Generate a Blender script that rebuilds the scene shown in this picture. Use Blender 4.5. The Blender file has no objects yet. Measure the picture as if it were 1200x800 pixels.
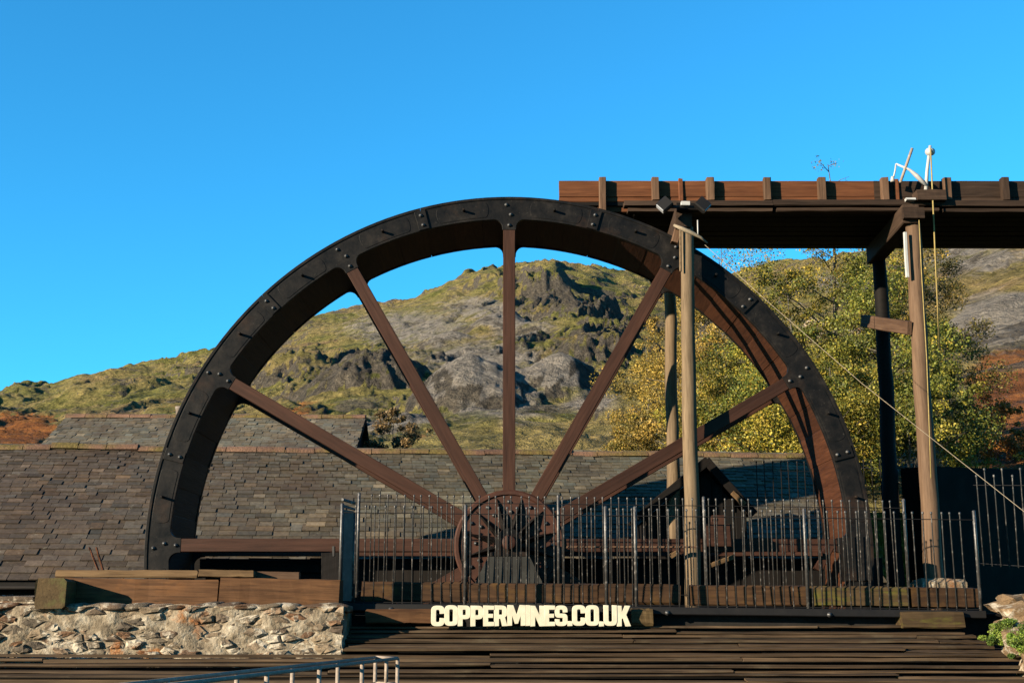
import bpy, bmesh, math, random
import numpy as np
from mathutils import Vector, Matrix, noise as mnoise

# ------------------------------------------------------------------ camera, sky, sun, exposure
S = bpy.context.scene
C = S.collection
R_ = math.radians
F, PITCH, CAMH = 1500.0, R_(12.0), 1.5
cam_d = bpy.data.cameras.new('camera'); cam = bpy.data.objects.new('camera', cam_d); C.objects.link(cam)
cam_d.sensor_width = 36; cam_d.lens = 36 * F / 1200; cam_d.clip_end = 6000; cam_d.clip_start = 0.1
cam.location = (0, 0, CAMH); cam.rotation_euler = (R_(90) + PITCH, 0, 0)
S.camera = cam

SUN_AZ, SUN_EL = 56.0, 14.5          # light travels towards +Y, turned SUN_AZ degrees to the right
w = bpy.data.worlds.new('World'); S.world = w; w.use_nodes = True
nt = w.node_tree
sky = nt.nodes.new('ShaderNodeTexSky'); sky.sky_type = 'NISHITA'; sky.sun_disc = False
sky.sun_elevation = R_(SUN_EL); sky.sun_rotation = R_(180 + SUN_AZ)
sky.air_density = 1.0; sky.dust_density = 0.0; sky.ozone_density = 4.0; sky.altitude = 300
tint = nt.nodes.new('ShaderNodeMix'); tint.data_type = 'RGBA'; tint.blend_type = 'MULTIPLY'
tint.inputs[0].default_value = 1.0; tint.inputs[7].default_value = (0.26, 1.09, 1.27, 1)
bg = nt.nodes['Background']; bg.inputs[1].default_value = 0.06
nt.links.new(sky.outputs[0], tint.inputs[6]); nt.links.new(tint.outputs[2], bg.inputs[0])

sd = bpy.data.lights.new('sun', 'SUN'); sun = bpy.data.objects.new('sun', sd); C.objects.link(sun)
sd.energy = 5.0; sd.angle = R_(0.5); sd.color = (1.0, 0.84, 0.62)
ldir = Vector((math.cos(R_(SUN_EL)) * math.sin(R_(SUN_AZ)), math.cos(R_(SUN_EL)) * math.cos(R_(SUN_AZ)), -math.sin(R_(SUN_EL))))
sun.rotation_euler = ldir.to_track_quat('-Z', 'Y').to_euler()
S.view_settings.view_transform = 'Standard'; S.view_settings.look = 'None'
S.view_settings.exposure = 2.0; S.view_settings.gamma = 1.0
S.render.engine = 'CYCLES'

rnd = random.Random(7)

# ------------------------------------------------------------------ helpers
cp, sp_ = math.cos(PITCH), math.sin(PITCH)
def ray(px, py):
    x, u = (px - 600) / F, (400 - py) / F
    return Vector((x, cp - u * sp_, sp_ + u * cp))
def P(px, py, Y):
    d = ray(px, py); return d * (Y / d.y) + Vector((0, 0, CAMH))

W = {}
def thing(name, label, cat, loc=(0, 0, 0), group=None):
    o = bpy.data.objects.new(name, None); C.objects.link(o); o.location = loc
    o.empty_display_size = 0.1
    o['label'] = label; o['category'] = cat
    if group: o['group'] = group
    W[o] = Matrix.Translation(loc)
    return o
def put(name, me, mat, parent=None, M=Matrix(), label=None, cat=None, group=None, kind=None):
    o = bpy.data.objects.new(name, me); C.objects.link(o)
    if mat and not me.materials: me.materials.append(mat)
    W[o] = M.copy()
    if parent:
        o.parent = parent; o.matrix_local = W[parent].inverted() @ M
    else:
        o.matrix_world = M
    if label: o['label'] = label
    if cat: o['category'] = cat
    if group: o['group'] = group
    if kind: o['kind'] = kind
    return o
def T(v): return Matrix.Translation(Vector(v))
def frame(p0, p1, up=(0, 0, 1)):
    p0, p1 = Vector(p0), Vector(p1)
    x = (p1 - p0).normalized(); u = Vector(up)
    if abs(x.dot(u)) > 0.99: u = Vector((0, 1, 0))
    y = u.cross(x).normalized(); z = x.cross(y)
    M = Matrix((x, y, z)).transposed().to_4x4(); M.translation = (p0 + p1) / 2
    return M, (p1 - p0).length
def mesh(name, vs, fs, smooth=False):
    me = bpy.data.meshes.new(name); me.from_pydata([tuple(v) for v in vs], [], fs); me.update()
    if smooth: me.polygons.foreach_set('use_smooth', [True] * len(me.polygons))
    return me
def np_mesh(name, V, Fq, smooth=False):
    me = bpy.data.meshes.new(name); n, k = Fq.shape
    me.vertices.add(len(V)); me.vertices.foreach_set('co', V.astype(np.float32).ravel())
    me.loops.add(n * k); me.loops.foreach_set('vertex_index', Fq.astype(np.int32).ravel())
    me.polygons.add(n); me.polygons.foreach_set('loop_start', np.arange(0, n * k, k, dtype=np.int32))
    me.update(calc_edges=True)
    if smooth: me.polygons.foreach_set('use_smooth', np.ones(n, dtype=bool))
    return me
def timber_mesh(L, w_, h, bev=0.008, seg=6, jit=0.004, seed=0):
    r = random.Random(seed); vs, fs = [], []
    a, b = w_ / 2, h / 2
    sec = [(-a + bev, -b), (a - bev, -b), (a, -b + bev), (a, b - bev), (a - bev, b), (-a + bev, b), (-a, b - bev), (-a, -b + bev)]
    off = [(r.uniform(-1, 1) * jit, r.uniform(-1, 1) * jit) for _ in range(8)]
    for i in range(seg + 1):
        x = -L / 2 + L * i / seg
        for k, (y, z) in enumerate(sec):
            e = r.uniform(-1, 1) * jit * (1.2 if i in (0, seg) else 0)
            vs.append((x + e, y + off[k][0] + r.uniform(-.6, .6) * jit, z + off[k][1] + r.uniform(-.6, .6) * jit))
    for i in range(seg):
        for k in range(8):
            j = (k + 1) % 8
            fs.append((i * 8 + k, i * 8 + j, (i + 1) * 8 + j, (i + 1) * 8 + k))
    fs.append(tuple(range(7, -1, -1))); fs.append(tuple(range(seg * 8, seg * 8 + 8)))
    return mesh('timber', vs, fs)
seedc = [0]
def timber(name, p0, p1, w_, h, mat, parent=None, up=(0, 0, 1), bev=0.008, seg=6, jit=0.004, **kw):
    """beam from p0 to p1; w_ across, h along `up`"""
    seedc[0] += 1
    M, L = frame(p0, p1, up)
    return put(name, timber_mesh(L, w_, h, bev, seg, jit, seedc[0]), mat, parent, M, **kw)
def tube_data(pts, rads, n=8, jit=0, seed=0, cap=True):
    r = random.Random(seed); vs, fs = [], []
    pts = [Vector(p) for p in pts]
    for i, p in enumerate(pts):
        d = (pts[min(i + 1, len(pts) - 1)] - pts[max(i - 1, 0)]).normalized()
        u = Vector((0, 0, 1)) if abs(d.z) < 0.9 else Vector((1, 0, 0))
        a = d.cross(u).normalized(); b = d.cross(a)
        for k in range(n):
            t = 2 * math.pi * k / n; q = rads[i] * (1 + r.uniform(-jit, jit))
            vs.append(p + a * math.cos(t) * q + b * math.sin(t) * q)
    for i in range(len(pts) - 1):
        for k in range(n):
            j = (k + 1) % n
            fs.append((i * n + k, (i + 1) * n + k, (i + 1) * n + j, i * n + j))
    if cap:
        fs.append(tuple(range(n))); m = (len(pts) - 1) * n; fs.append(tuple(range(m + n - 1, m - 1, -1)))
    return vs, fs
def tube(name, pts, rads, mat, parent=None, n=8, jit=0, smooth=True, **kw):
    if not isinstance(rads, (list, tuple)): rads = [rads] * len(pts)
    seedc[0] += 1
    o0 = Vector(pts[0]); vs, fs = tube_data([Vector(p) - o0 for p in pts], rads, n, jit, seedc[0])
    return put(name, mesh(name, vs, fs, smooth), mat, parent, T(o0), **kw)
def pole(name, p0, p1, r0, r1, mat, parent=None, seg=14, n=14, wob=0.012, **kw):
    p0, p1 = Vector(p0), Vector(p1); seedc[0] += 1; r = random.Random(seedc[0])
    pts = [p0.lerp(p1, i / seg) + Vector((r.uniform(-wob, wob), r.uniform(-wob, wob), 0)) * (0 < i < seg) for i in range(seg + 1)]
    return tube(name, pts, [r0 + (r1 - r0) * i / seg for i in range(seg + 1)], mat, parent, n=n, jit=0.04, **kw)
def prism_mesh(name, outline, y0, y1, bev=0.0):
    """outline in (x,z), counter-clockwise seen from -Y; front face at y0 (towards -Y)"""
    bm = bmesh.new(); n = len(outline)
    f = [bm.verts.new((x, y0, z)) for x, z in outline]; b = [bm.verts.new((x, y1, z)) for x, z in outline]
    ff = bm.faces.new(f); bm.faces.new(b[::-1])
    for i in range(n):
        j = (i + 1) % n; bm.faces.new((f[j], f[i], b[i], b[j]))
    bmesh.ops.recalc_face_normals(bm, faces=bm.faces)
    if bev: bmesh.ops.bevel(bm, geom=list(ff.edges), offset=bev, segments=2, affect='EDGES', profile=0.6)
    me = bpy.data.meshes.new(name); bm.to_mesh(me); bm.free(); return me
def lathe_mesh(name, prof, n=12, axis='z', smooth=True):
    vs, fs = [], []
    for r, z in prof:
        for k in range(n):
            t = 2 * math.pi * k / n; a, b = r * math.cos(t), r * math.sin(t)
            vs.append((a, b, z) if axis == 'z' else (a, z, b))
    for i in range(len(prof) - 1):
        for k in range(n):
            j = (k + 1) % n; fs.append((i * n + k, i * n + j, (i + 1) * n + j, (i + 1) * n + k))
    m = (len(prof) - 1) * n
    fs.append(tuple(range(n - 1, -1, -1))); fs.append(tuple(range(m, m + n)))
    bm = bmesh.new(); me = mesh(name, vs, fs); bm.from_mesh(me)
    bmesh.ops.recalc_face_normals(bm, faces=bm.faces); bm.to_mesh(me); bm.free()
    if smooth:
        me.polygons.foreach_set('use_smooth', [len(p.vertices) == 4 for p in me.polygons])
    return me

# ------------------------------------------------------------------ materials
KALB = 0.40
def setcol(t, b, c, k=None):
    m = N(t, 'ShaderNodeMix', data_type='RGBA', blend_type='MULTIPLY'); m.inputs[0].default_value = 1.0
    t.links.new(c, m.inputs[6]); k = KALB if k is None else k; m.inputs[7].default_value = (k, k, k, 1)
    t.links.new(m.outputs[2], b.inputs['Base Color']); return m.outputs[2]
def mat_new(name, rough=0.8, spec=0.3, metal=0.0):
    m = bpy.data.materials.new(name); m.use_nodes = True
    b = m.node_tree.nodes['Principled BSDF']
    b.inputs['Roughness'].default_value = rough; b.inputs['Specular IOR Level'].default_value = spec
    b.inputs['Metallic'].default_value = metal
    return m, m.node_tree, b
def N(t, typ, **kw):
    n = t.nodes.new(typ)
    for k, v in kw.items(): setattr(n, k, v)
    return n
def ramp(t, fac, stops):
    r = N(t, 'ShaderNodeValToRGB'); e = r.color_ramp.elements
    while len(e) > len(stops): e.remove(e[-1])
    while len(e) < len(stops): e.new(0.5)
    for i, (p, c) in enumerate(stops): e[i].position = p; e[i].color = (*c, 1) if len(c) == 3 else c
    t.links.new(fac, r.inputs[0]); return r.outputs[0]
def noise_n(t, vec, scale, detail=4, rough=0.55, dist=0.0):
    n = N(t, 'ShaderNodeTexNoise'); n.inputs['Scale'].default_value = scale; n.inputs['Detail'].default_value = detail
    n.inputs['Roughness'].default_value = rough; n.inputs['Distortion'].default_value = dist
    if vec is not None: t.links.new(vec, n.inputs['Vector'])
    return n.outputs['Fac']
def mapped(t, scale=(1, 1, 1), coord='Object', rand=True):
    tc = N(t, 'ShaderNodeTexCoord'); mp = N(t, 'ShaderNodeMapping'); mp.inputs['Scale'].default_value = scale
    src = tc.outputs[coord]
    if rand:
        oi = N(t, 'ShaderNodeObjectInfo'); sc = N(t, 'ShaderNodeVectorMath', operation='SCALE')
        cx = N(t, 'ShaderNodeCombineXYZ')
        for i in range(3): t.links.new(oi.outputs['Random'], cx.inputs[i])
        t.links.new(cx.outputs[0], sc.inputs[0]); sc.inputs['Scale'].default_value = 37.0
        ad = N(t, 'ShaderNodeVectorMath', operation='ADD'); t.links.new(src, ad.inputs[0]); t.links.new(sc.outputs[0], ad.inputs[1])
        src = ad.outputs[0]
    t.links.new(src, mp.inputs['Vector']); return mp.outputs[0]
def mix(t, fac, a, b, mode='MIX'):
    m = N(t, 'ShaderNodeMix', data_type='RGBA', blend_type=mode)
    for s, v in ((0, fac), (6, a), (7, b)):
        if isinstance(v, (int, float)): m.inputs[s].default_value = v
        elif isinstance(v, tuple): m.inputs[s].default_value = (*v, 1)
        else: t.links.new(v, m.inputs[s])
    return m.outputs[2]
def bump(t, b, h, strength=0.4, dist=0.01):
    n = N(t, 'ShaderNodeBump'); n.inputs['Strength'].default_value = strength; n.inputs['Distance'].default_value = dist
    t.links.new(h, n.inputs['Height']); t.links.new(n.outputs[0], b.inputs['Normal'])

def wood(name, dark, light, moss=None, rough=0.75, var=0.35, spec=0.10, stain=None, ax=0):
    m, t, b = mat_new(name, rough, spec)
    global mapped
    if ax: keep = mapped; mapped = lambda t_, s_=(1, 1, 1): keep(t_, (s_[1], s_[2], s_[0]))
    g = noise_n(t, mapped(t, (2.2, 34, 34)), 1.0, 6, 0.65, 0.4)
    big = noise_n(t, mapped(t, (0.9, 5, 5)), 1.0, 4, 0.6)
    col = ramp(t, g, [(0.28, dark), (0.52, tuple((a + c) / 2 for a, c in zip(dark, light))), (0.74, light)])
    col = mix(t, 0.75, col, ramp(t, big, [(0.25, (0.45, 0.43, 0.42)), (0.7, (1.15, 1.12, 1.1))]), 'MULTIPLY')
    crack = ramp(t, noise_n(t, mapped(t, (0.7, 60, 60)), 1.0, 3, 0.5), [(0.30, (0.25, 0.25, 0.25)), (0.36, (1, 1, 1))])
    col = mix(t, 0.7, col, crack, 'MULTIPLY')
    oi = N(t, 'ShaderNodeObjectInfo')
    col = mix(t, 1.0, col, ramp(t, oi.outputs['Random'], [(0, (1 - var,) * 3), (1, (1 + var * .5,) * 3)]), 'MULTIPLY')
    if stain:
        sn = noise_n(t, mapped(t, (2.0, 4, 4)), 1.3, 5, 0.6)
        col = mix(t, ramp(t, sn, [(0.55, (0, 0, 0)), (0.72, (0.7, 0.7, 0.7))]), col, stain)
    if moss:
        mo = noise_n(t, mapped(t, (1.6, 7, 7)), 1.0, 5, 0.65)
        col = mix(t, ramp(t, mo, [(0.5, (0, 0, 0)), (0.68, (0.85, 0.85, 0.85))]), col, moss)
    setcol(t, b, col); bump(t, b, g, 0.55, 0.006)
    if ax: mapped = keep
    return m
def plain(name, col, rough=0.6, metal=0.0, spec=0.4, var=0.25, scale=9.0, col2=None, bstr=0.15):
    m, t, b = mat_new(name, rough, spec, metal)
    v = mapped(t); n = noise_n(t, v, scale, 6, 0.62)
    c2 = col2 or tuple(c * (1 + var * 2) for c in col)
    c = ramp(t, n, [(0.3, tuple(c * (1 - var) for c in col)), (0.55, col), (0.75, c2)])
    setcol(t, b, c)
    rr = N(t, 'ShaderNodeMapRange'); rr.inputs[3].default_value = max(0.05, rough - 0.15); rr.inputs[4].default_value = min(1, rough + 0.2)
    t.links.new(noise_n(t, v, scale * 0.6, 4), rr.inputs[0]); t.links.new(rr.outputs[0], b.inputs['Roughness'])
    bump(t, b, noise_n(t, v, scale * 8, 4), bstr, 0.004)
    return m

M_ = {}
def rim_mat():
    m, t, b = mat_new('black_iron', 0.5, 0.08); v = N(t, 'ShaderNodeNewGeometry').outputs['Position']
    n1 = noise_n(t, v, 6, 8, 0.68); n2 = noise_n(t, v, 1.7, 6, 0.62); n3 = noise_n(t, v, 38, 5, 0.6)
    c = ramp(t, n1, [(0.3, (0.005, 0.005, 0.005)), (0.55, (0.011, 0.010, 0.0095)), (0.75, (0.030, 0.026, 0.023))])
    c = mix(t, ramp(t, n2, [(0.56, (0, 0, 0)), (0.70, (0.55, 0.55, 0.55))]), c, (0.055, 0.030, 0.018))
    c = mix(t, ramp(t, n3, [(0.66, (0, 0, 0)), (0.72, (0.5, 0.5, 0.5))]), c, (0.09, 0.08, 0.07))
    setcol(t, b, c); r = ramp(t, n1, [(0.3, (0.38,) * 3), (0.7, (0.68,) * 3)]); t.links.new(r, b.inputs['Roughness']); bump(t, b, n1, 0.35, 0.01); return m
M_['rim'] = rim_mat()
M_['bolt'] = plain('worn_bolt_steel', (0.10, 0.10, 0.10), 0.35, 0.6, 0.5)
M_['spoke'] = wood('red_brown_painted_timber', (0.045, 0.0185, 0.0105), (0.088, 0.039, 0.024), var=0.2, rough=0.6)
M_['sole'] = wood('red_brown_sole_boards', (0.050, 0.018, 0.008), (0.120, 0.046, 0.021), var=0.3, rough=0.65)
M_['hub'] = plain('red_oxide_iron', (0.072, 0.029, 0.018), 0.6, 0.0, 0.12, 0.35, 7.0, (0.085, 0.034, 0.02), 0.25)
M_['flume'] = wood('flume_side_boards', (0.115, 0.040, 0.016), (0.250, 0.098, 0.040), var=0.2)
M_['dark'] = wood('dark_weathered_timber', (0.035, 0.022, 0.015), (0.095, 0.060, 0.040), var=0.35)
M_['black_timber'] = wood('shade_black_timber', (0.005, 0.004, 0.0035), (0.014, 0.0105, 0.0085), var=0.2)  # near-black colour carries pit shade as well as plain black timber
M_['batten'] = wood('pale_battens', (0.110, 0.060, 0.035), (0.230, 0.140, 0.085), var=0.35)
M_['beam'] = wood('sleeper_timber', (0.075, 0.034, 0.014), (0.240, 0.118, 0.050), var=0.2, stain=(0.26, 0.11, 0.035))
M_['shadebeam'] = wood('shaded_sleeper_timber', (0.035, 0.018, 0.009), (0.125, 0.066, 0.030), var=0.3, stain=(0.15, 0.08, 0.02))  # darker copy of the sleeper timber, with the shade behind the railings painted in
M_['mossbeam'] = wood('mossy_sleeper_timber', (0.05, 0.032, 0.015), (0.13, 0.085, 0.04), moss=(0.15, 0.15, 0.02), var=0.2)
M_['endlog'] = wood('lichen_log', (0.09, 0.06, 0.025), (0.20, 0.135, 0.06), moss=(0.13, 0.125, 0.04), var=0.1)
M_['plank'] = wood('pale_planks', (0.11, 0.065, 0.03), (0.32, 0.205, 0.10), var=0.3)
M_['pole'] = wood('pole_timber', (0.15, 0.105, 0.062), (0.33, 0.245, 0.150), var=0.15, ax=1)
M_['pole_dark'] = wood('pole_timber_brown', (0.115, 0.070, 0.042), (0.230, 0.150, 0.095), var=0.15, ax=1)
M_['deck'] = wood('slope_boards', (0.055, 0.036, 0.021), (0.190, 0.126, 0.072), var=0.4, stain=(0.13, 0.10, 0.06))
M_['fence'] = plain('black_fence_paint', (0.050, 0.047, 0.044), 0.42, 0.0, 0.4, 0.4, 22.0, (0.34, 0.31, 0.28), 0.2)
M_['galv'] = plain('galvanised_steel', (0.42, 0.34, 0.27), 0.75, 0.0, 0.15, 0.25, 25.0)
M_['sheet'] = plain('grey_sheet', (0.20, 0.17, 0.14), 0.7, 0.0, 0.4, 0.35, 12.0)
M_['concrete'] = plain('grey_concrete', (0.030, 0.031, 0.028), 0.85, 0, 0.2, 0.3, 7.0)
M_['letter'] = plain('cream_paint', (0.80, 0.73, 0.54), 0.6, 0, 0.3, 0.16, 14.0, (0.88, 0.82, 0.62), 0.1)
M_['white'] = plain('white_paint', (0.55, 0.55, 0.53), 0.5, 0, 0.4, 0.1, 12.0)
M_['rope'] = plain('yellow_rope', (0.42, 0.32, 0.12), 0.9, 0, 0.1, 0.2, 40.0)
M_['palerope'] = plain('pale_rope', (0.34, 0.28, 0.20), 0.9, 0, 0.1, 0.2, 40.0)
M_['rust'] = plain('rusty_iron', (0.17, 0.055, 0.018), 0.8, 0, 0.2, 0.3, 14.0)
M_['blackmetal'] = plain('lamp_black', (0.012, 0.011, 0.011), 0.6, 0, 0.15, 0.2)
M_['glass'] = plain('lamp_glass', (0.55, 0.57, 0.6), 0.1, 0, 0.6, 0.1)
M_['darkstone'] = plain('dark_stone', (0.022, 0.020, 0.018), 0.9, 0, 0.1, 0.4, 4.0)
M_['blackstone'] = plain('shaded_black_stone', (0.005, 0.004, 0.003), 0.95, 0, 0.05, 0.5, 5.0)  # near-black albedo puts the wall's deep shade into the stone colour
M_['pit'] = plain('pit_masonry', (0.03, 0.028, 0.025), 0.9, 0, 0.1, 0.4, 4.0)
M_['pot'] = plain('clay_pot', (0.30, 0.25, 0.21), 0.8, 0, 0.2, 0.2, 6.0)
M_['bark'] = plain('birch_bark', (0.16, 0.14, 0.11), 0.9, 0, 0.1, 0.5, 12.0, (0.30, 0.28, 0.24))

# slates: one ramp, colour from the object or from the mesh
def slate_mat(name, from_obj):
    m, t, b = mat_new(name, 0.7, 0.10)
    if from_obj: src = N(t, 'ShaderNodeObjectInfo').outputs['Color']
    else:
        a = N(t, 'ShaderNodeAttribute', attribute_name='Col'); src = a.outputs['Color']
    tc = N(t, 'ShaderNodeNewGeometry'); v = tc.outputs['Position']
    n1 = noise_n(t, v, 16, 6, 0.65); n2 = noise_n(t, v, 1.1, 4, 0.6)
    c = mix(t, 0.8, src, ramp(t, n1, [(0.3, (0.55, 0.55, 0.56)), (0.7, (1.3, 1.28, 1.22))]), 'MULTIPLY')
    c = mix(t, 0.6, c, ramp(t, n2, [(0.3, (0.75, 0.7, 0.72)), (0.7, (1.15, 1.18, 1.12))]), 'MULTIPLY')
    li = ramp(t, noise_n(t, v, 9, 7, 0.7), [(0.62, (0, 0, 0)), (0.70, (0.6, 0.6, 0.6))])
    c = mix(t, li, c, (0.30, 0.28, 0.22))
    st = ramp(t, noise_n(t, v, 0.8, 8, 0.7), [(0.50, (0, 0, 0)), (0.66, (0.75, 0.75, 0.75))])
    c = mix(t, st, c, (0.085, 0.060, 0.045))
    mo = ramp(t, noise_n(t, v, 2.6, 8, 0.75), [(0.66, (0, 0, 0)), (0.72, (0.7, 0.7, 0.7))])
    c = mix(t, mo, c, (0.13, 0.11, 0.03))
    setcol(t, b, c); bump(t, b, n1, 0.5, 0.006); return m
M_['slate'] = slate_mat('slate', True); M_['slate_field'] = slate_mat('slate_field', False)
def ridge_mat():
    m, t, b = mat_new('ridge_tile', 0.85, 0.2); v = N(t, 'ShaderNodeNewGeometry').outputs['Position']
    c = ramp(t, noise_n(t, v, 3.0, 5), [(0.3, (0.12, 0.065, 0.04)), (0.7, (0.28, 0.155, 0.095))])
    mo = ramp(t, noise_n(t, v, 1.1, 6, 0.65), [(0.46, (0, 0, 0)), (0.6, (0.9, 0.9, 0.9))])
    c = mix(t, mo, c, ramp(t, noise_n(t, v, 20, 3), [(0.3, (0.10, 0.075, 0.015)), (0.7, (0.22, 0.17, 0.04))]))
    setcol(t, b, c); bump(t, b, noise_n(t, v, 25, 5), 0.8, 0.02); return m
M_['ridge'] = ridge_mat()
def stone_mat(name, stops, rust=True):
    m, t, b = mat_new(name, 0.9, 0.15); v = mapped(t, (1, 1, 1))
    oi = N(t, 'ShaderNodeObjectInfo')
    c = ramp(t, oi.outputs['Random'], stops)
    n1 = noise_n(t, v, 14, 7, 0.68)
    c = mix(t, 0.9, c, ramp(t, n1, [(0.3, (0.5, 0.47, 0.44)), (0.7, (1.35, 1.3, 1.22))]), 'MULTIPLY')
    pos = N(t, 'ShaderNodeNewGeometry').outputs['Position']
    if rust:
        r = ramp(t, noise_n(t, pos, 2.3, 5, 0.6), [(0.60, (0, 0, 0)), (0.68, (0.9, 0.9, 0.9))])
        c = mix(t, r, c, (0.36, 0.13, 0.035))
    w_ = ramp(t, noise_n(t, pos, 5.5, 6, 0.65), [(0.52, (0, 0, 0)), (0.60, (0.9, 0.9, 0.9))])
    c = mix(t, w_, c, (0.66, 0.58, 0.45))
    setcol(t, b, c); bump(t, b, n1, 0.9, 0.02); return m
M_['stone'] = stone_mat('rubble_stone', [(0.0, (0.09, 0.075, 0.06)), (0.3, (0.20, 0.165, 0.12)), (0.5, (0.34, 0.265, 0.18)), (0.7, (0.13, 0.10, 0.075)), (0.85, (0.22, 0.12, 0.065)), (1.0, (0.42, 0.36, 0.27))])
M_['rock'] = stone_mat('bank_rock', [(0, (0.22, 0.15, 0.085)), (1, (0.34, 0.23, 0.13))], rust=False)
def mortar_mat():
    m, t, b = mat_new('lime_mortar', 0.95, 0.1); v = N(t, 'ShaderNodeNewGeometry').outputs['Position']
    n = noise_n(t, v, 7, 7, 0.65)
    c = ramp(t, n, [(0.3, (0.11, 0.085, 0.055)), (0.5, (0.33, 0.27, 0.19)), (0.70, (0.64, 0.56, 0.43))])
    r = ramp(t, noise_n(t, v, 2.3, 5, 0.6), [(0.60, (0, 0, 0)), (0.68, (0.9, 0.9, 0.9))])
    c = mix(t, r, c, (0.42, 0.17, 0.05))
    setcol(t, b, c); bump(t, b, noise_n(t, v, 22, 6), 0.9, 0.03); return m
M_['mortar'] = mortar_mat()
def ground_mat():
    m, t, b = mat_new('gravel_ground', 0.95, 0.1); v = N(t, 'ShaderNodeNewGeometry').outputs['Position']
    c = ramp(t, noise_n(t, v, 6, 8, 0.7), [(0.3, (0.03, 0.027, 0.022)), (0.7, (0.095, 0.085, 0.07))])
    c = mix(t, ramp(t, noise_n(t, v, 0.5, 5), [(0.48, (0, 0, 0)), (0.6, (0.8, 0.8, 0.8))]), c, (0.06, 0.075, 0.02))
    setcol(t, b, c); bump(t, b, noise_n(t, v, 40, 6), 0.8, 0.02); return m
M_['ground'] = ground_mat()
def hill_mat():
    m, t, b = mat_new('fellside', 0.95, 0.08); v = N(t, 'ShaderNodeNewGeometry').outputs['Position']
    at = N(t, 'ShaderNodeAttribute', attribute_name='zone'); sep = N(t, 'ShaderNodeSeparateColor'); t.links.new(at.outputs['Color'], sep.inputs[0])
    n1 = noise_n(t, v, 0.02, 8, 0.62); n2 = noise_n(t, v, 0.16, 8, 0.7); n3 = noise_n(t, v, 0.9, 6, 0.75)
    grass = ramp(t, n1, [(0.30, (0.100, 0.108, 0.030)), (0.43, (0.165, 0.158, 0.048)), (0.54, (0.225, 0.188, 0.075)), (0.70, (0.225, 0.160, 0.085))])
    grass = mix(t, 0.8, grass, ramp(t, n2, [(0.34, (0.38, 0.42, 0.36)), (0.64, (1.42, 1.32, 1.22))]), 'MULTIPLY')
    grass = mix(t, 0.7, grass, ramp(t, n3, [(0.36, (0.25, 0.27, 0.26)), (0.60, (1.35, 1.32, 1.3))]), 'MULTIPLY')
    rock = ramp(t, n3, [(0.3, (0.03, 0.028, 0.025)), (0.55, (0.10, 0.085, 0.066)), (0.72, (0.20, 0.17, 0.13))])
    scree = ramp(t, n3, [(0.3, (0.11, 0.10, 0.088)), (0.55, (0.23, 0.205, 0.175)), (0.75, (0.36, 0.32, 0.27))])
    brack = ramp(t, n2, [(0.3, (0.065, 0.025, 0.010)), (0.5, (0.200, 0.074, 0.020)), (0.7, (0.32, 0.135, 0.035))])
    def thr(ch, nz, lo, hi, amt):
        ad = N(t, 'ShaderNodeMath', operation='ADD'); t.links.new(ch, ad.inputs[0])
        mu = N(t, 'ShaderNodeMath', operation='MULTIPLY_ADD'); t.links.new(nz, mu.inputs[0]); mu.inputs[1].default_value = amt; mu.inputs[2].default_value = -amt / 2
        t.links.new(mu.outputs[0], ad.inputs[1])
        mr = N(t, 'ShaderNodeMapRange'); mr.inputs[1].default_value = lo; mr.inputs[2].default_value = hi; t.links.new(ad.outputs[0], mr.inputs[0]); return mr.outputs[0]
    c = mix(t, thr(sep.outputs[1], n2, 0.4, 0.6, 1.4), grass, brack)
    c = mix(t, thr(sep.outputs[0], n2, 0.40, 0.62, 1.1), c, scree)
    c = mix(t, thr(sep.outputs[2], n2, 0.42, 0.58, 1.0), c, rock)
    oc = noise_n(t, v, 0.045, 10, 0.72, 0.6); ocm = ramp(t, oc, [(0.545, (0, 0, 0)), (0.585, (0.85, 0.85, 0.85))])
    c = mix(t, ocm, c, rock)
    tuft = ramp(t, noise_n(t, v, 0.33, 8, 0.75), [(0.36, (0.5, 0.5, 0.5)), (0.5, (1, 1, 1)), (0.66, (1.25, 1.22, 1.15))])
    c = mix(t, 0.8, c, tuft, 'MULTIPLY')
    setcol(t, b, c, .72)
    bh = N(t, 'ShaderNodeMath', operation='MULTIPLY_ADD'); t.links.new(n2, bh.inputs[0]); bh.inputs[1].default_value = 3.5; t.links.new(n3, bh.inputs[2])
    bump(t, b, bh.outputs[0], 1.0, 1.6); return m
M_['hill'] = hill_mat()
def leaf_mat():
    m, t, b = mat_new('autumn_leaves', 0.6, 0.25)
    a = N(t, 'ShaderNodeAttribute', attribute_name='Col'); c = setcol(t, b, a.outputs['Color'], .70)
    tr = N(t, 'ShaderNodeBsdfTranslucent'); t.links.new(c, tr.inputs[0])
    mx = N(t, 'ShaderNodeMixShader'); mx.inputs[0].default_value = 0.3
    t.links.new(b.outputs[0], mx.inputs[1]); t.links.new(tr.outputs[0], mx.inputs[2])
    t.links.new(mx.outputs[0], t.nodes['Material Output'].inputs['Surface']); return m
M_['leaf'] = leaf_mat()

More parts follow.
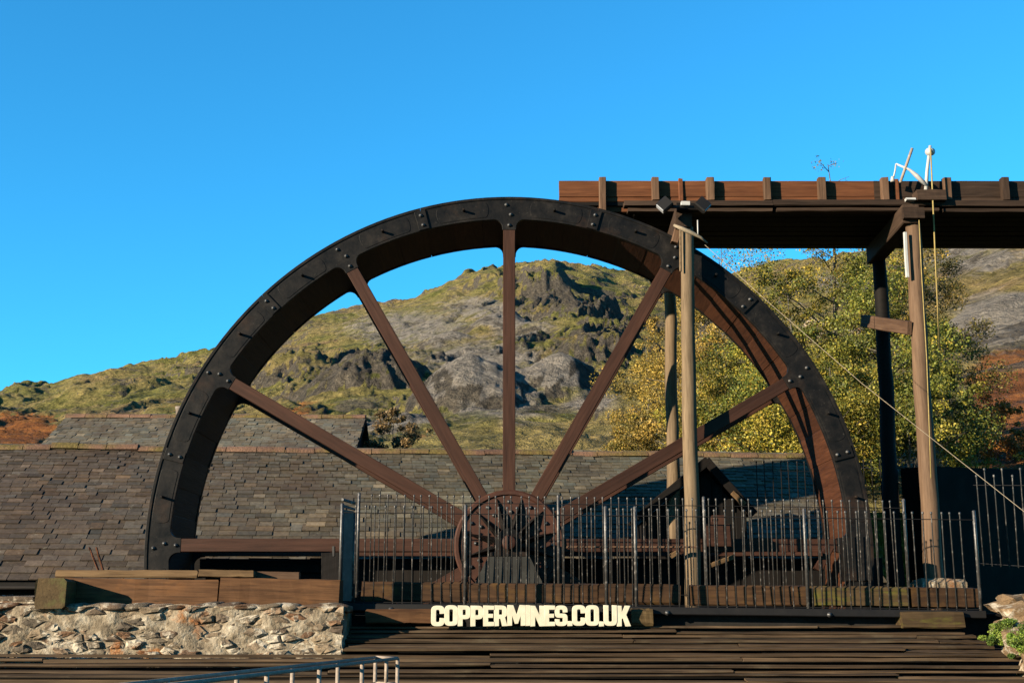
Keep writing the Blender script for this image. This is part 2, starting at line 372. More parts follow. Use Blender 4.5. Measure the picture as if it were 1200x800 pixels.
# ------------------------------------------------------------------ ground and fells
def perm_noise(x, y, seed):
    rs = np.random.RandomState(seed); p = rs.permutation(256); p = np.concatenate([p, p])
    ang = rs.rand(256) * 2 * np.pi; gx, gy = np.cos(ang), np.sin(ang)
    xi, yi = np.floor(x).astype(int), np.floor(y).astype(int); xf, yf = x - xi, y - yi; xi &= 255; yi &= 255
    u, v = xf * xf * xf * (xf * (xf * 6 - 15) + 10), yf * yf * yf * (yf * (yf * 6 - 15) + 10)
    def g(ix, iy, dx, dy):
        h = p[p[ix & 255] + (iy & 255)]; return gx[h] * dx + gy[h] * dy
    a = g(xi, yi, xf, yf) * (1 - u) + g(xi + 1, yi, xf - 1, yf) * u
    b = g(xi, yi + 1, xf, yf - 1) * (1 - u) + g(xi + 1, yi + 1, xf - 1, yf - 1) * u
    return (a * (1 - v) + b * v) * 1.5
def fbm(x, y, oct=6, seed=1, gain=0.5, ridged=False):
    s, a = 0, 1.0
    for o in range(oct):
        n = perm_noise(x, y, seed + o)
        if ridged: n = 1 - 2 * np.abs(n)
        s = s + a * n; a *= gain; x, y = x * 2.03 + 3.7, y * 2.03 + 1.3
    return s
def px_el(py):            # tangent of elevation at image row, centre column
    u = (400 - py) / F; return (sp_ + u * cp) / (cp - u * sp_)
def px_az(px): return (px - 600) / F / 0.99
ridge_pts = [(-700, 470), (-300, 470), (0, 463), (60, 457), (120, 441), (180, 431), (240, 424), (300, 407), (360, 378), (420, 362), (470, 351), (520, 334), (560, 322), (600, 317), (640, 314), (662, 318), (700, 323), (740, 329), (800, 335), (860, 324), (900, 319), (960, 312), (1040, 302), (1100, 285), (1160, 268), (1240, 240), (1400, 215), (1900, 200)]
RX = np.array([px_az(a) for a, _ in ridge_pts]); RE = np.array([px_el(b) for _, b in ridge_pts])
dist_pts = [(-700, 900), (0, 900), (300, 1050), (640, 1200), (780, 1100), (860, 700), (1000, 420), (1200, 320), (1900, 260)]
DX = np.array([px_az(a) for a, _ in dist_pts]); DR = np.array([b for _, b in dist_pts])
R0 = 27.0
base_pts = [(-700, 612), (0, 600), (700, 600), (900, 600), (1900, 600)]
BX = np.array([px_az(a) for a, _ in base_pts]); BE = np.array([px_el(b) for _, b in base_pts])
def t_exp(az): return np.interp(az, [px_az(0), px_az(640), px_az(900), px_az(1200)], [0.9, 0.92, 0.75, 0.7])
def base_h(az, lr):
    """height above the camera on the smooth fellside; az = X/Y, lr = ln distance Y"""
    r1 = np.interp(az, DX, DR); t = np.clip((lr - math.log(R0)) / (np.log(r1) - math.log(R0)), -0.2, 1.6)
    e0, e1 = np.interp(az, BX, BE), np.interp(az, RX, RE)
    up = np.clip(t, 0, 1) ** t_exp(az)
    e = e0 + (e1 - e0) * up
    over = np.clip(t - 1, 0, 1); e = e - 0.35 * over - 1.0 * over ** 2
    return np.exp(lr) * e
def at_el(px, py):        # distance Y at which the smooth fellside is seen at this pixel
    az = px_az(px); r1 = np.interp(az, DX, DR); e0, e1 = np.interp(az, BX, BE), np.interp(az, RX, RE)
    t = min(max((px_el(py) - e0) / (e1 - e0), 0.001), 1) ** (1 / t_exp(az))
    return math.exp(math.log(R0) + t * (math.log(r1) - math.log(R0)))
# px, py of the foot centre, half width px, height px, sharpness, zone
feats = [(548, 478, 100, 52, 'cone', 'scree'), (655, 470, 84, 48, 'cone', 'scree'), (470, 507, 70, 20, 'cone', 'scree'), (600, 512, 60, 14, 'dome', 'grass'),
         (425, 468, 90, 36, 'dome', 'rock'), (735, 500, 70, 26, 'dome', 'grass'), (520, 408, 40, 13, 'dome', 'scree'), (618, 352, 60, 24, 'dome', 'grass'),
         (585, 392, 50, 14, 'dome', 'scree'), (690, 432, 60, 22, 'dome', 'grass'), (705, 388, 70, 16, 'dome', 'rock'), (330, 455, 80, 16, 'dome', 'grass'), (640, 372, 60, 14, 'dome', 'rock'),
         (640, 525, 80, 16, 'dome', 'grass'), (120, 470, 90, 12, 'dome', 'grass'), (1170, 372, 70, 16, 'dome', 'scree'), (420, 505, 50, 14, 'dome', 'scree')]
az = np.concatenate([np.linspace(-0.95, -0.45, 40, endpoint=False), np.linspace(-0.45, 0.45, 620), np.linspace(0.45, 0.95, 41)[1:]])
lr = np.concatenate([np.linspace(math.log(24), math.log(90), 90, endpoint=False), np.linspace(math.log(90), math.log(1500), 430)])
AZ, LR = np.meshgrid(az, lr)
H = base_h(AZ, LR); Y = np.exp(LR)
U, V2 = AZ * 1.0, LR * 1.0
near = np.clip((LR - math.log(24)) / 1.2, 0.05, 1)
wx = fbm(U * 5 + 11, V2 * 5 + 5, 3, 50) * 0.06; wy = fbm(U * 5 + 31, V2 * 5 + 9, 3, 60) * 0.06
n_big = fbm((U + wx) * 6, (V2 + wy) * 4.5, 3, 3)
n_mid = fbm((U + wx) * 22, (V2 + wy) * 11, 5, 13, 0.55)
n_rid = fbm((U + wx) * 16 + 40, (V2 + wy) * 7, 5, 23, 0.55, True)
PX0 = AZ * F * .99 + 600; PY0 = 400 - F * np.tan(np.arctan(H / Y) - PITCH)
def blob0(cx, cy, rx, ry): return np.clip(1.3 - np.sqrt(((PX0 - cx) / rx) ** 2 + ((PY0 - cy) / ry) ** 2), 0, 1)
crag = .32 + .95 * np.clip(blob0(710, 395, 120, 55) + .7 * blob0(330, 450, 190, 45) + .6 * blob0(620, 340, 90, 25), 0, 1)
D = (n_big * 0.0085 + n_mid * 0.0040 * (.4 + crag) + np.clip(n_rid, -0.4, 2) * 0.0078 * crag) * Y * near
D += fbm((U + wx) * 75, (V2 + wy) * 34, 4, 83, .6) * .0019 * (.35 + crag) * Y * near
zone = np.zeros(AZ.shape + (4,), np.float32); zone[..., 3] = 1
for (px, py, hw, hp, typ, zn) in feats:
    r = at_el(px, py); a0 = px_az(px); hwm = hw / F
    dx = (AZ - a0) / hwm; dy = (LR - math.log(r)) / (hwm * 1.5)
    ang_n = fbm(AZ * 40 + px, LR * 24, 3, px) * 0.16
    q = np.sqrt(dx * dx + dy * dy) + ang_n * np.clip(np.sqrt(dx * dx + dy * dy), 0, 1)
    if typ == 'cone': sh = np.clip(1 - q, 0, 1); sh = np.where(sh > 0.85, 0.85 + (sh - 0.85) * 0.4, sh) / 0.91
    else:
        sh = np.clip(1 - q * q, 0, 1) ** 1.1
    D += sh * hp / F * r * 1.22 - (0.4 * D) * np.clip(sh * 2, 0, 1) * (typ == 'cone')
    k = {'scree': 0, 'rock': 2}.get(zn)
    if k is not None: zone[..., k] = np.maximum(zone[..., k], np.clip((1.02 - q) * 2.5, 0, 1) * (0.8 if k == 0 else 0.62))
H = H + D
# zones from slope, height and the bands the place shows
gr = np.gradient(H, axis=0) / np.maximum(np.gradient(Y, axis=0), 1e-6)
gx_ = np.gradient(H, axis=1) / np.maximum(np.gradient(AZ, axis=1) * Y, 1e-6)
slope = np.sqrt(gr ** 2 + gx_ ** 2)
PX, EL = AZ * F * 0.99 + 600, H / Y
PYr = 400 - F * np.tan(np.arctan(EL) - PITCH)
def blob(cx, cy, rx, ry): return np.clip(1.3 - np.sqrt(((PX - cx) / rx) ** 2 + ((PYr - cy) / ry) ** 2), 0, 1)
zone[..., 2] = np.maximum(zone[..., 2], np.clip((slope - 0.62) * 1.6, 0, 0.8))
zone[..., 2] = np.maximum(zone[..., 2], 0.36 * blob(720, 390, 120, 60))
for b_ in ((480, 385, 130, 36), (560, 420, 150, 40), (610, 385, 60, 28), (580, 470, 130, 46), (450, 500, 70, 22), (690, 470, 60, 30), (560, 360, 80, 22), (820, 440, 60, 80), (1150, 300, 120, 40), (1000, 330, 120, 20)): zone[..., 0] = np.maximum(zone[..., 0], 0.62 * blob(*b_))
zone[..., 0] = np.maximum(zone[..., 0], 0.95 * blob(1185, 375, 75, 42))
for b_, s_ in (((20, 504, 70, 30), 0.85), ((360, 480, 60, 14), 0.5), ((640, 400, 130, 30), 0.36), ((205, 478, 40, 8), 0.45), ((1200, 490, 80, 90), 1.3), ((470, 505, 60, 14), 0.5)):
    zone[..., 1] = np.maximum(zone[..., 1], s_ * blob(*b_))
X = AZ * Y
V = np.stack([X, Y, H + CAMH], -1).reshape(-1, 3)
nr, nc = AZ.shape
i = np.arange(nr * nc).reshape(nr, nc)
Fq = np.stack([i[:-1, :-1], i[:-1, 1:], i[1:, 1:], i[1:, :-1]], -1).reshape(-1, 4)
me = np_mesh('fell', V, Fq, True)
ca = me.color_attributes.new('zone', 'FLOAT_COLOR', 'POINT'); ca.data.foreach_set('color', zone.reshape(-1).astype(np.float32))
put('hills', me, M_['hill'], kind='structure')
def fell_z(x, y): return float(base_h(np.array([x / y]), np.array([math.log(max(y, 24.1))]))[0]) + CAMH

WX0, WX1, WY0, WY1 = -5.0, 5.0, 15.15, 17.12       # wheel pit
TZ = P(600, 706, 14.0).z - 0.13                     # terrace level
def sheet(name, rects, mat):
    vs, fs = [], []
    for (x0, x1, y0, y1, z) in rects:
        k = len(vs); vs += [(x0, y0, z), (x1, y0, z), (x1, y1, z), (x0, y1, z)]; fs.append((k, k + 1, k + 2, k + 3))
    return put(name, mesh(name, vs, fs), mat, kind='structure')
sheet('ground', [(-400, 400, -300, 12.9, 0), (-400, -14, 12.9, 24.2, 0), (14, 400, 12.9, 24.2, 0), (-400, -20, 24.2, 60, 0), (24, 400, 24.2, 60, 0)], M_['ground'])
sheet('terrace', [(-14, 14, 13.1, WY0, TZ), (-14, WX0, WY0, WY1, TZ), (WX1, 14, WY0, WY1, TZ), (-14, 14, WY1, 25, TZ)], M_['ground'])
pb = -4.0
vs = []; fs = []
for (x, y) in ((WX0, WY0), (WX1, WY0), (WX1, WY1), (WX0, WY1)): vs += [(x, y, pb), (x, y, TZ - 0.002)]
for k in range(4): j = (k + 1) % 4; fs.append((2 * k, 2 * k + 1, 2 * j + 1, 2 * j))
fs.append((0, 2, 4, 6))
put('wheel_pit', mesh('pit', vs, fs), M_['pit'], kind='structure')
# retaining faces of the terrace
vs = [(-14, 13.1, -.2), (14, 13.1, -.2), (14, 13.1, TZ), (-14, 13.1, TZ), (-14, 25, -.2), (-14, 25, TZ), (14, 25, -.2), (14, 25, TZ)]
put('terrace_face', mesh('terrace_face', vs, [(0, 1, 2, 3), (4, 0, 3, 5), (1, 6, 7, 2)]), M_['darkstone'], kind='structure')

# ------------------------------------------------------------------ slate buildings
def building(name, label, A, B, slope, run, eave_drop, gauges, wid, nparts, tone, wall_h, seed, back=True):
    """A, B: left and right eave ends; slates laid up the slope facing the camera"""
    r = random.Random(seed)
    A, B = Vector(A), Vector(B); u = (B - A); L = u.length; u.normalize()
    h = Vector((-u.y, u.x, 0)); v = h * math.cos(slope) + Vector((0, 0, 1)) * math.sin(slope); nrm = u.cross(v)
    th = thing(name, label, 'building', (A.x, A.y, TZ))
    Mr = Matrix((u, v, nrm)).transposed().to_4x4(); Mr.translation = A
    back_pt = h * (2 * run * math.cos(slope))
    # walls
    A0, B0 = A + h * .25, B + h * .25
    zt = A.z - .05; ins = u * .12
    wv = []
    for p in (A0 + ins, B0 - ins, B0 - ins + back_pt - h * .5, A0 + ins + back_pt - h * .5): wv += [(p.x, p.y, TZ - .3), (p.x, p.y, zt + .25 * math.tan(slope) - .1)]
    apL, apR = A + ins + back_pt / 2, B - ins + back_pt / 2; za = A.z + run * math.sin(slope) - .12
    wv += [(apL.x, apL.y, za), (apR.x, apR.y, za)]
    wf = [(0, 2, 3, 1), (2, 4, 5, 9, 3), (4, 6, 7, 5), (6, 0, 1, 8, 7)]
    put('wall', mesh('wall', wv, wf), M_['darkstone'], th)
    # roof body: two slopes with thickness
    ro = []
    v2 = -h * math.cos(slope) + Vector((0, 0, 1)) * math.sin(slope)
    for e in (A, B):
        e2 = e + back_pt
        top = e + v * run
        for q in (e, top, e2): ro += [q - Vector((0, 0, .015)), q - Vector((0, 0, .10))]
    rf = [(0, 6, 8, 2), (2, 8, 10, 4), (1, 3, 9, 7), (3, 5, 11, 9), (0, 1, 7, 6), (4, 10, 11, 5), (0, 2, 3, 1), (2, 4, 5, 3), (6, 7, 9, 8), (8, 9, 11, 10)]
    roof = put('roof', mesh('roof', ro, rf), M_['darkstone'], th)
    # slates
    variants = []
    for k in range(10):
        a, b = .5, .5; j = lambda s: r.uniform(-s, s)
        lo0, lo1 = j(.02), j(.02); c = r.uniform(0, .04)
        vv = [(-.5 + j(.006), lo0, 0), (.5 + j(.006), lo1, 0), (.5, 1, 0), (-.5, 1, 0)]
        vv = [(x, y, .0) for x, y, z in vv] + [(x, y, 1.0) for x, y, z in vv]
        variants.append(vv)
    vf = [(4, 5, 6, 7), (0, 1, 5, 4), (1, 2, 6, 5), (3, 0, 4, 7)]
    vmesh = [mesh('slate', vv, vf) for vv in variants]
    for m_ in vmesh: m_.materials.append(M_['slate'])
    y = 0; row = 0; slates = []
    while y < run - .02:
        f = y / run; g = gauges[0] + (gauges[1] - gauges[0]) * f ** .8; wd = wid[0] + (wid[1] - wid[0]) * f ** .8
        x = -r.uniform(0, wd)
        while x < L:
            ww = wd * r.uniform(.72, 1.3); x0, x1 = max(x, 0), min(x + ww, L)
            if x1 - x0 > .05: slates.append(((x0 + x1) / 2, y + r.uniform(-.003, .003), x1 - x0 - .007, g * 1.75, r.uniform(.009, .016), r.uniform(-.006, .006)))
            x += ww
        y += g; row += 1
    def col(s):
        base = tone(s[0] / L, s[1] / run); q = r.gauss(1, .17); q = min(max(q, .55), 1.6); hue = r.gauss(0, .06)
        if r.random() < .05: q *= 1.5
        return (base[0] * q * (1 + hue), base[1] * q, base[2] * q * (1 - hue), 1)
    def smat(s):
        tilt = math.atan2(s[4] * 1.6, s[3])
        sag = .022 * mnoise.noise(Vector((s[0] * .55, s[1] * .5, seed))) + .008 * mnoise.noise(Vector((s[0] * 2.3, s[1] * 2, seed)))
        return Mr @ T((s[0], s[1], s[4] * 1.7 + sag + .012)) @ Matrix.Rotation(s[5], 4, 'Z') @ Matrix.Rotation(-tilt, 4, 'X') @ Matrix.Diagonal((s[2], s[3], s[4], 1))
    def vis(s):
        p = Mr @ Vector((s[0], s[1], 0)); px = 600 + F * .99 * p.x / p.y
        return (0 if -20 < px < 960 else 1, s[1])
    order = sorted(slates, key=vis)
    for s in order[:nparts]:
        o = put('slate', r.choice(vmesh), None, roof, smat(s)); o.color = col(s)
    vs, fs, cs = [], [], []
    for s in order[nparts:]:
        Ms = smat(s); vv = r.choice(variants); k = len(vs); c = col(s)
        vs += [Ms @ Vector(q) for q in vv]; fs += [tuple(a + k for a in f_) for f_ in vf]; cs += list(c) * 8
    me = mesh('slate_field', vs, fs); ca = me.color_attributes.new('Col', 'FLOAT_COLOR', 'POINT'); ca.data.foreach_set('color', cs)
    put('slate_field', me, M_['slate_field'], roof, kind='stuff')
    # ridge tiles
    x = 0; pr = []
    for k in range(7): a = math.pi * k / 6; pr.append((math.cos(a) * .15, math.sin(a) * .10))
    while x < L - .05:
        ln = min(r.uniform(.42, .5), L - x); vs, fs = [], []
        for xx in (0, ln - .012):
            for (yy, zz) in pr: vs.append((xx, yy + r.uniform(-.006, .006), zz + r.uniform(-.006, .006)))
            for (yy, zz) in pr: vs.append((xx, yy * .8, zz * .8 - .02))
        for k in range(6): fs += [(k, k + 1, 14 + k + 1, 14 + k), (7 + k + 1, 7 + k, 21 + k, 21 + k + 1), (k + 1, k, 7 + k, 8 + k), (14 + k, 15 + k, 22 + k, 21 + k)]
        top = A + u * x + v * run + Vector((0, 0, -.03 + r.uniform(-.012, .012) + .035 * mnoise.noise(Vector((x * .5, 3, seed)))))
        Mt = Matrix((u, h, Vector((0, 0, 1)))).transposed().to_4x4(); Mt.translation = top
        put('ridge_tile', mesh('ridge_tile', vs, fs), M_['ridge'], roof, Mt); x += ln
    return th, roof, (A, u, v, h, L)
def solve_roof(px, py_e, Ye, py_r, slope):
    e = P(px, py_e, Ye); k = px_el(py_r)
    z = e.z - CAMH; t = (k * Ye - z) / (math.sin(slope) - k * math.cos(slope)); return e, t
s1 = R_(35)
e0, run1 = solve_roof(40, 682, 17.45, 526, s1)
dirx = Vector((math.cos(R_(5.5)), math.sin(R_(5.5)), 0))
A1 = e0 + dirx * (-3.4); B1 = e0 + dirx * ((5.35 - e0.x) / dirx.x)
def tone1(a, b):
    k = min(max((a - .25) / .35, 0), 1); return tuple(p * (1 - k) + q * k for p, q in zip((.118, .094, .075), (.142, .130, .098)))
bl1, roof1, fr1 = building('slate_barn', 'long low building with sagging grey slate roof right behind the great wheel', A1, B1, s1, run1, 0, (.158, .088), (.265, .165), 300, tone1, 1.5, 11)
s2 = R_(30)
e2 = P(36, 552, 24.6); e2b = P(432, 556, 24.6); e2b.z = e2.z
k2 = px_el(489); run2 = (k2 * 24.6 - (e2.z - CAMH)) / (math.sin(s2) - k2 * math.cos(s2))
e2.x = P(38, 520, 25.2).x; e2b.x = P(416, 520, 25.2).x
bl2, roof2, fr2 = building('slate_cottage', 'smaller pale slate roofed building with mossy ridge standing behind the long barn', e2, e2b, s2, run2, 0, (.145, .11), (.21, .17), 0, lambda a, b: (.185, .166, .128), 2, 12)
# chimney pot on the rear ridge
pc = P(206, 489, 25.2 + run2 * math.cos(s2) - .9); pc.z -= .1
put('chimney_pot', lathe_mesh('chimney_pot', [(.085, 0), (.085, .22), (.10, .23), (.10, .28), (.07, .28), (.07, .15)], 14), M_['pot'], bl2, T((pc.x, 24.6 + run2 * math.cos(s2), P(206, 489, 24.6 + run2 * math.cos(s2)).z - .05)))
# gutter on the barn eave
g0, g1 = A1 + Vector((0, -.06, -.07)), B1 + Vector((0, -.06, -.07))
tube('gutter', [g0, g1], .03, M_['black_timber'], bl1, n=10)
# gabled dormer hut
yd = 17.5
ap = P(826, 542, yd); lb = P(752, 603, yd); rb = P(878, 600, yd)
dh = thing('gabled_hut', 'small black gabled timber hut poking up before the barn roof', 'hut', (ap.x, yd, TZ))
vs = []
zl = TZ - .05
for yy in (yd, yd + 1.3): vs += [(lb.x + .06, yy, zl), (rb.x - .06, yy, zl), (rb.x - .06, yy, rb.z - .06), (ap.x, yy, ap.z - .1), (lb.x + .06, yy, lb.z - .06)]
put('wall', mesh('wall', vs, [(0, 1, 2, 3, 4), (9, 8, 7, 6, 5), (1, 6, 7, 2), (5, 0, 4, 9)]), M_['black_timber'], dh)
for q in (lb, rb):
    d = Vector((q.x - ap.x, 0, q.z - ap.z)); up = Vector((-d.z, 0, d.x)); up = up if up.z > 0 else -up
    mid0 = ap + d * -.02; mid1 = ap + d * 1.06
    a_ = (mid0 + mid1) / 2
    timber('roof', a_ + Vector((0, -.15, 0)), a_ + Vector((0, 1.4, 0)), d.length * 1.08, .05, M_['black_timber'], dh, up=up)
    timber('bargeboard', mid0 + Vector((0, -.18, 0)), mid1 + Vector((0, -.18, 0)), .03, .12, M_['black_timber'], dh, up=(0, 0, 1))
timber('batten', P(858, 577, yd - .22), P(873, 591, yd - .22), .03, .06, M_['plank'], dh)
for k in range(9):
    xx = lb.x + .12 + (rb.x - lb.x - .24) * k / 8
    f = (xx - lb.x) / (ap.x - lb.x) if xx < ap.x else (rb.x - xx) / (rb.x - ap.x)
    timber('board', (xx, yd - .015, zl + .05), (xx, yd - .015, lb.z - .12 + f * (ap.z - lb.z)), .02, .145, M_['black_timber'], dh, up=(1, 0, 0), seg=2)

# ------------------------------------------------------------------ the great wheel
HUBP = P(596.5, 638.5, 15.6); RO = 4.385; RI = .934 * RO; RB = .902 * RO; WWID = 1.28
wheel = thing('water_wheel', 'huge black rimmed timber water wheel with red brown spokes', 'water wheel', (HUBP.x, HUBP.y + WWID / 2, HUBP.z - RO))
def wm(ang, y=0): return T(HUBP + Vector((0, y, 0))) @ Matrix.Rotation(ang, 4, 'Y')
def pol(r, a): return (r * math.sin(a), r * math.cos(a))
def seg_outline():
    o = []; n = 16; h = R_(15) - .0006
    for k in range(n + 1): o.append(pol(RO, -h + 2 * h * k / n))           # outer arc left to right
    a1 = math.asin(.19 / RI)
    for k in range(7): o.append(pol(RI, h + (a1 - h) * k / 6))
    x0, z0 = pol(RI, a1); bw = .088
    for k in range(1, 6):
        t = k / 6 * math.pi / 2; o.append((x0 - (x0 - bw) * math.sin(t), z0 - .11 * (1 - math.cos(t))))
    o.append((bw, z0 - .115)); o.append((bw, RB)); o.append((-bw, RB)); o.append((-bw, z0 - .115))
    for k in range(5, 0, -1):
        t = k / 6 * math.pi / 2; o.append((-x0 + (x0 - bw) * math.sin(t), z0 - .11 * (1 - math.cos(t))))
    for k in range(7): o.append(pol(RI, -a1 + (-h + a1) * k / 6))
    return o
def sector_mesh(name, r0, r1, a0, a1, y0, y1, n=12, bev=0.0, endround=0):
    o = []
    if endround:
        rm, rw = (r0 + r1) / 2, (r1 - r0) / 2
        for k in range(n + 1): o.append(pol(r1, a0 + (a1 - a0) * k / n))
        for k in range(1, 6):
            t = math.pi * k / 6; o.append(pol(rm + rw * math.cos(t), a1 + math.sin(t) * rw * .45 / rm))
        for k in range(n + 1): o.append(pol(r0, a1 + (a0 - a1) * k / n))
        for k in range(1, 6):
            t = math.pi * k / 6; o.append(pol(rm - rw * math.cos(t), a0 - math.sin(t) * rw * .45 / rm))
    else:
        for k in range(n + 1): o.append(pol(r1, a0 + (a1 - a0) * k / n))
        for k in range(n + 1): o.append(pol(r0, a1 + (a0 - a1) * k / n))
    return prism_mesh(name, o, y0, y1, bev)
seg_me = prism_mesh('rim_segment', seg_outline(), 0, .06, .006)
lip_me = sector_mesh('outer_flange', RO - .030, RO + .006, R_(-14.98), R_(14.98), -.012, .075, 16, .004)
pan_r = sector_mesh('raised_panel', RI + .030, RO - .050, R_(4.2), R_(12.0), -.005, .002, 10, .004, 1)
pan_l = sector_mesh('raised_panel', RI + .030, RO - .050, R_(-12.0), R_(-4.2), -.005, .002, 10, .004, 1)
jp_me = sector_mesh('joint_plate', RI + .004, RO - .034, R_(13.85), R_(15.75), -.024, .0, 2, .004)
gap_me = sector_mesh('joint_strap', RI + .006, RO - .036, R_(15.80), R_(16.05), -.012, .0, 2, .002)
bolt_me = lathe_mesh('bolt', [(.026, .0), (.026, -.010), (.017, -.012), (.015, -.024), (.006, -.029)], 8, 'y')
pin_me = lathe_mesh('pin', [(.017, .02), (.017, -.085), (.012, -.09)], 8, 'y')
for k in range(12):
    a = k * R_(30); up = k in (0, 1, 2, 3, 9, 10, 11)
    for side in (0, 1):
        if side == 0: Mx = wm(a)
        else: Mx = wm(a, WWID) @ Matrix.Diagonal((1, -1, 1, 1))
        sgm = put('rim_segment', seg_me, M_['rim'], wheel, Mx)
        put('outer_flange', lip_me, M_['rim'], sgm, Mx)
        if side == 0:
            put('raised_panel', pan_r, M_['rim'], sgm, Mx); put('raised_panel', pan_l, M_['rim'], sgm, Mx)
            put('joint_plate', jp_me, M_['rim'], sgm, Mx)
            if up:
                for (x, z) in ((-.035, RO - .10), (.02, RI + .06), (.0, RB + .06)): put('bolt', bolt_me, M_['bolt'], sgm, Mx @ T((x, 0, z)))
                for (r_, d) in ((RI + .06, 14.8), (RO - .10, 14.8)):
                    x, z = pol(r_, R_(d)); put('bolt', bolt_me, M_['bolt'], sgm, Mx @ T((x, -.022, z)))
                for d in (7.8, -7.8):
                    x, z = pol((RI + RO) / 2, R_(d)); put('pin', pin_me, M_['rim'], sgm, Mx @ T((x, -.005, z)))
        # spoke
        y = .05 if side == 0 else WWID - .05
        p0, p1 = Vector((0, y, .40)), Vector((0, y, RB + .03 if side else RB - .004))
        Ms = wm(a); timber('spoke', Ms @ p0, Ms @ p1, .155, .10, M_['spoke'], wheel, up=(0, 1, 0), bev=.006, jit=.002)
NS = 72
Ls = 2 * RI * math.sin(math.pi / NS) + .022
sole_me = [timber_mesh(WWID - .13, Ls, .035, .003, 3, .0012, 900 + q) for q in range(5)]
for k in range(NS):
    a = (k + .5) * 2 * math.pi / NS
    Mk = wm(a, WWID / 2) @ T((0, 0, RI + .020 + .007 * (k % 2))) @ Matrix.Rotation(R_(90), 4, 'Z')
    put('sole_board', sole_me[k % 5], M_['sole'], wheel, Mk)
bk_me = timber_mesh(WWID - .13, .022, RO - RI - .04, .003, 2, .001, 950)
for k in range(48):
    a = k * 2 * math.pi / 48
    put('bucket_board', bk_me, M_['sole'], wheel, wm(a, WWID / 2) @ T((0, 0, (RI + RO) / 2 + .02)) @ Matrix.Rotation(R_(28), 4, 'Y') @ Matrix.Rotation(R_(90), 4, 'Z'))
# hub
RH = .665
hub = put('hub', lathe_mesh('hub', [(.02, .16), (RH, .16), (RH, -.015), (RH - .02, -.035), (RH - .055, -.035), (RH - .07, -.012), (.2, -.012), (.19, -.10), (.02, -.10)], 48, 'y', False), M_['hub'], wheel, wm(0))
put('hub', lathe_mesh('hub_rear', [(.02, -.16), (RH, -.16), (RH, .03), (.2, .03), (.19, .1), (.02, .1)], 40, 'y', False), M_['hub'], wheel, wm(0, WWID))
fv = [(-.055, -.014, .16), (.055, -.014, .16), (0, -.014, RH - .085), (0, -.17, .16), (0, -.03, RH - .10)]
fin_me = mesh('rib', fv, [(0, 3, 4, 2), (3, 1, 2, 4), (0, 1, 3), (0, 2, 1)])
for k in range(12):
    put('rib', fin_me, M_['rim'], hub, wm(R_(15 + 30 * k)))
    for (r_, d) in ((.52, 0), (.40, 3)): put('bolt', bolt_me, M_['bolt'] if k % 3 else M_['hub'], hub, wm(R_(30 * k + d), -.012) @ T((0, 0, r_)))
put('axle', lathe_mesh('axle', [(.02, -.62), (.075, -.62), (.085, -.61), (.085, -.2), (.14, -.19), (.14, WWID + .2), (.085, WWID + .21), (.085, WWID + .55), (.02, WWID + .55)], 24, 'y'), M_['hub'], wheel, wm(0))
# bearings
for (yy, lab) in ((-.46, 'grey stepped concrete bearing block under the near end of wheel axle'), (WWID + .36, 'grey concrete bearing block under the far end of wheel axle')):
    bz = TZ - .05; b_ = thing('bearing_block', lab, 'bearing', (HUBP.x, HUBP.y + yy, bz))
    zt = HUBP.z - .16
    vs = []
    for (hw, hd, z) in ((.60, .16, bz), (.52, .16, bz + .15), (.24, .14, zt)):
        vs += [(HUBP.x - hw, HUBP.y + yy - hd, z), (HUBP.x + hw, HUBP.y + yy - hd, z), (HUBP.x + hw, HUBP.y + yy + hd, z), (HUBP.x - hw, HUBP.y + yy + hd, z)]
    fs = [(8, 9, 10, 11)]
    for l in (0, 4):
        for k in range(4): j = (k + 1) % 4; fs.append((l + k, l + j, l + 4 + j, l + 4 + k))
    put('pedestal', mesh('pedestal', vs, fs), M_['concrete'], b_)
    o = []
    for k in range(13): t = math.pi * k / 12; o.append((-math.cos(t) * .15, .02 + math.sin(t) * .15))
    o = [(-.22, -.155), (-.22, -.11), (-.15, -.10)] + o + [(.15, -.10), (.22, -.11), (.22, -.155)]
    put('bearing_cap', prism_mesh('bearing_cap', o, -.09, .09, .006), M_['rim'], b_, T((HUBP.x, HUBP.y + yy, HUBP.z)))

# ------------------------------------------------------------------ flume and trestles
YF = 16.1
zb, zt = P(800, 237, YF).z, P(800, 212.5, YF).z
YB = YF + 1.15
xl = P(655, 225, YF).x; xr = P(1330, 225, YF).x
fl = thing('flume', 'raised timber launder of brown boards carrying water over the wheel', 'flume', (xl, YF, zb))
cuts = [xl, P(832, 225, YF).x + .02, P(1024, 225, YF).x, P(1240, 225, YF).x, xr]
for q in range(4):
    m = M_['flume'] if q < 2 else M_['dark']
    timber('side_board', (cuts[q] + .002, YF, (zb + zt) / 2 + .03), (cuts[q + 1] - .002, YF, (zb + zt) / 2 + .03), .05, zt - zb - .065, m, fl, seg=8, jit=.003)
    timber('side_board', (cuts[q] + .002, YF + .004, zb + .03), (cuts[q + 1] - .002, YF + .004, zb + .03), .05, .062, m, fl, seg=8, jit=.003)
    timber('side_board', (cuts[q] + .002, YB, (zb + zt) / 2), (cuts[q + 1] - .002, YB, (zb + zt) / 2), .05, zt - zb, M_['dark'], fl, seg=4)
    timber('floor_board', (cuts[q] + .002, (YF + YB) / 2, zb - .03), (cuts[q + 1] - .002, (YF + YB) / 2, zb - .03), YB - YF + .04, .05, M_['black_timber'], fl, seg=4)
for px in (706, 768, 832, 899, 963, 1037, 1110, 1178, 1245):
    p = P(px, 225, YF - .08)
    timber('bracket_post', (p.x, YF - .078, zb - (.16 if px == 706 else .005)), (p.x, YF - .078, zt + .012), .105, .095, M_['batten'] if px < 1130 else M_['dark'], fl, up=(1, 0, 0), seg=3)
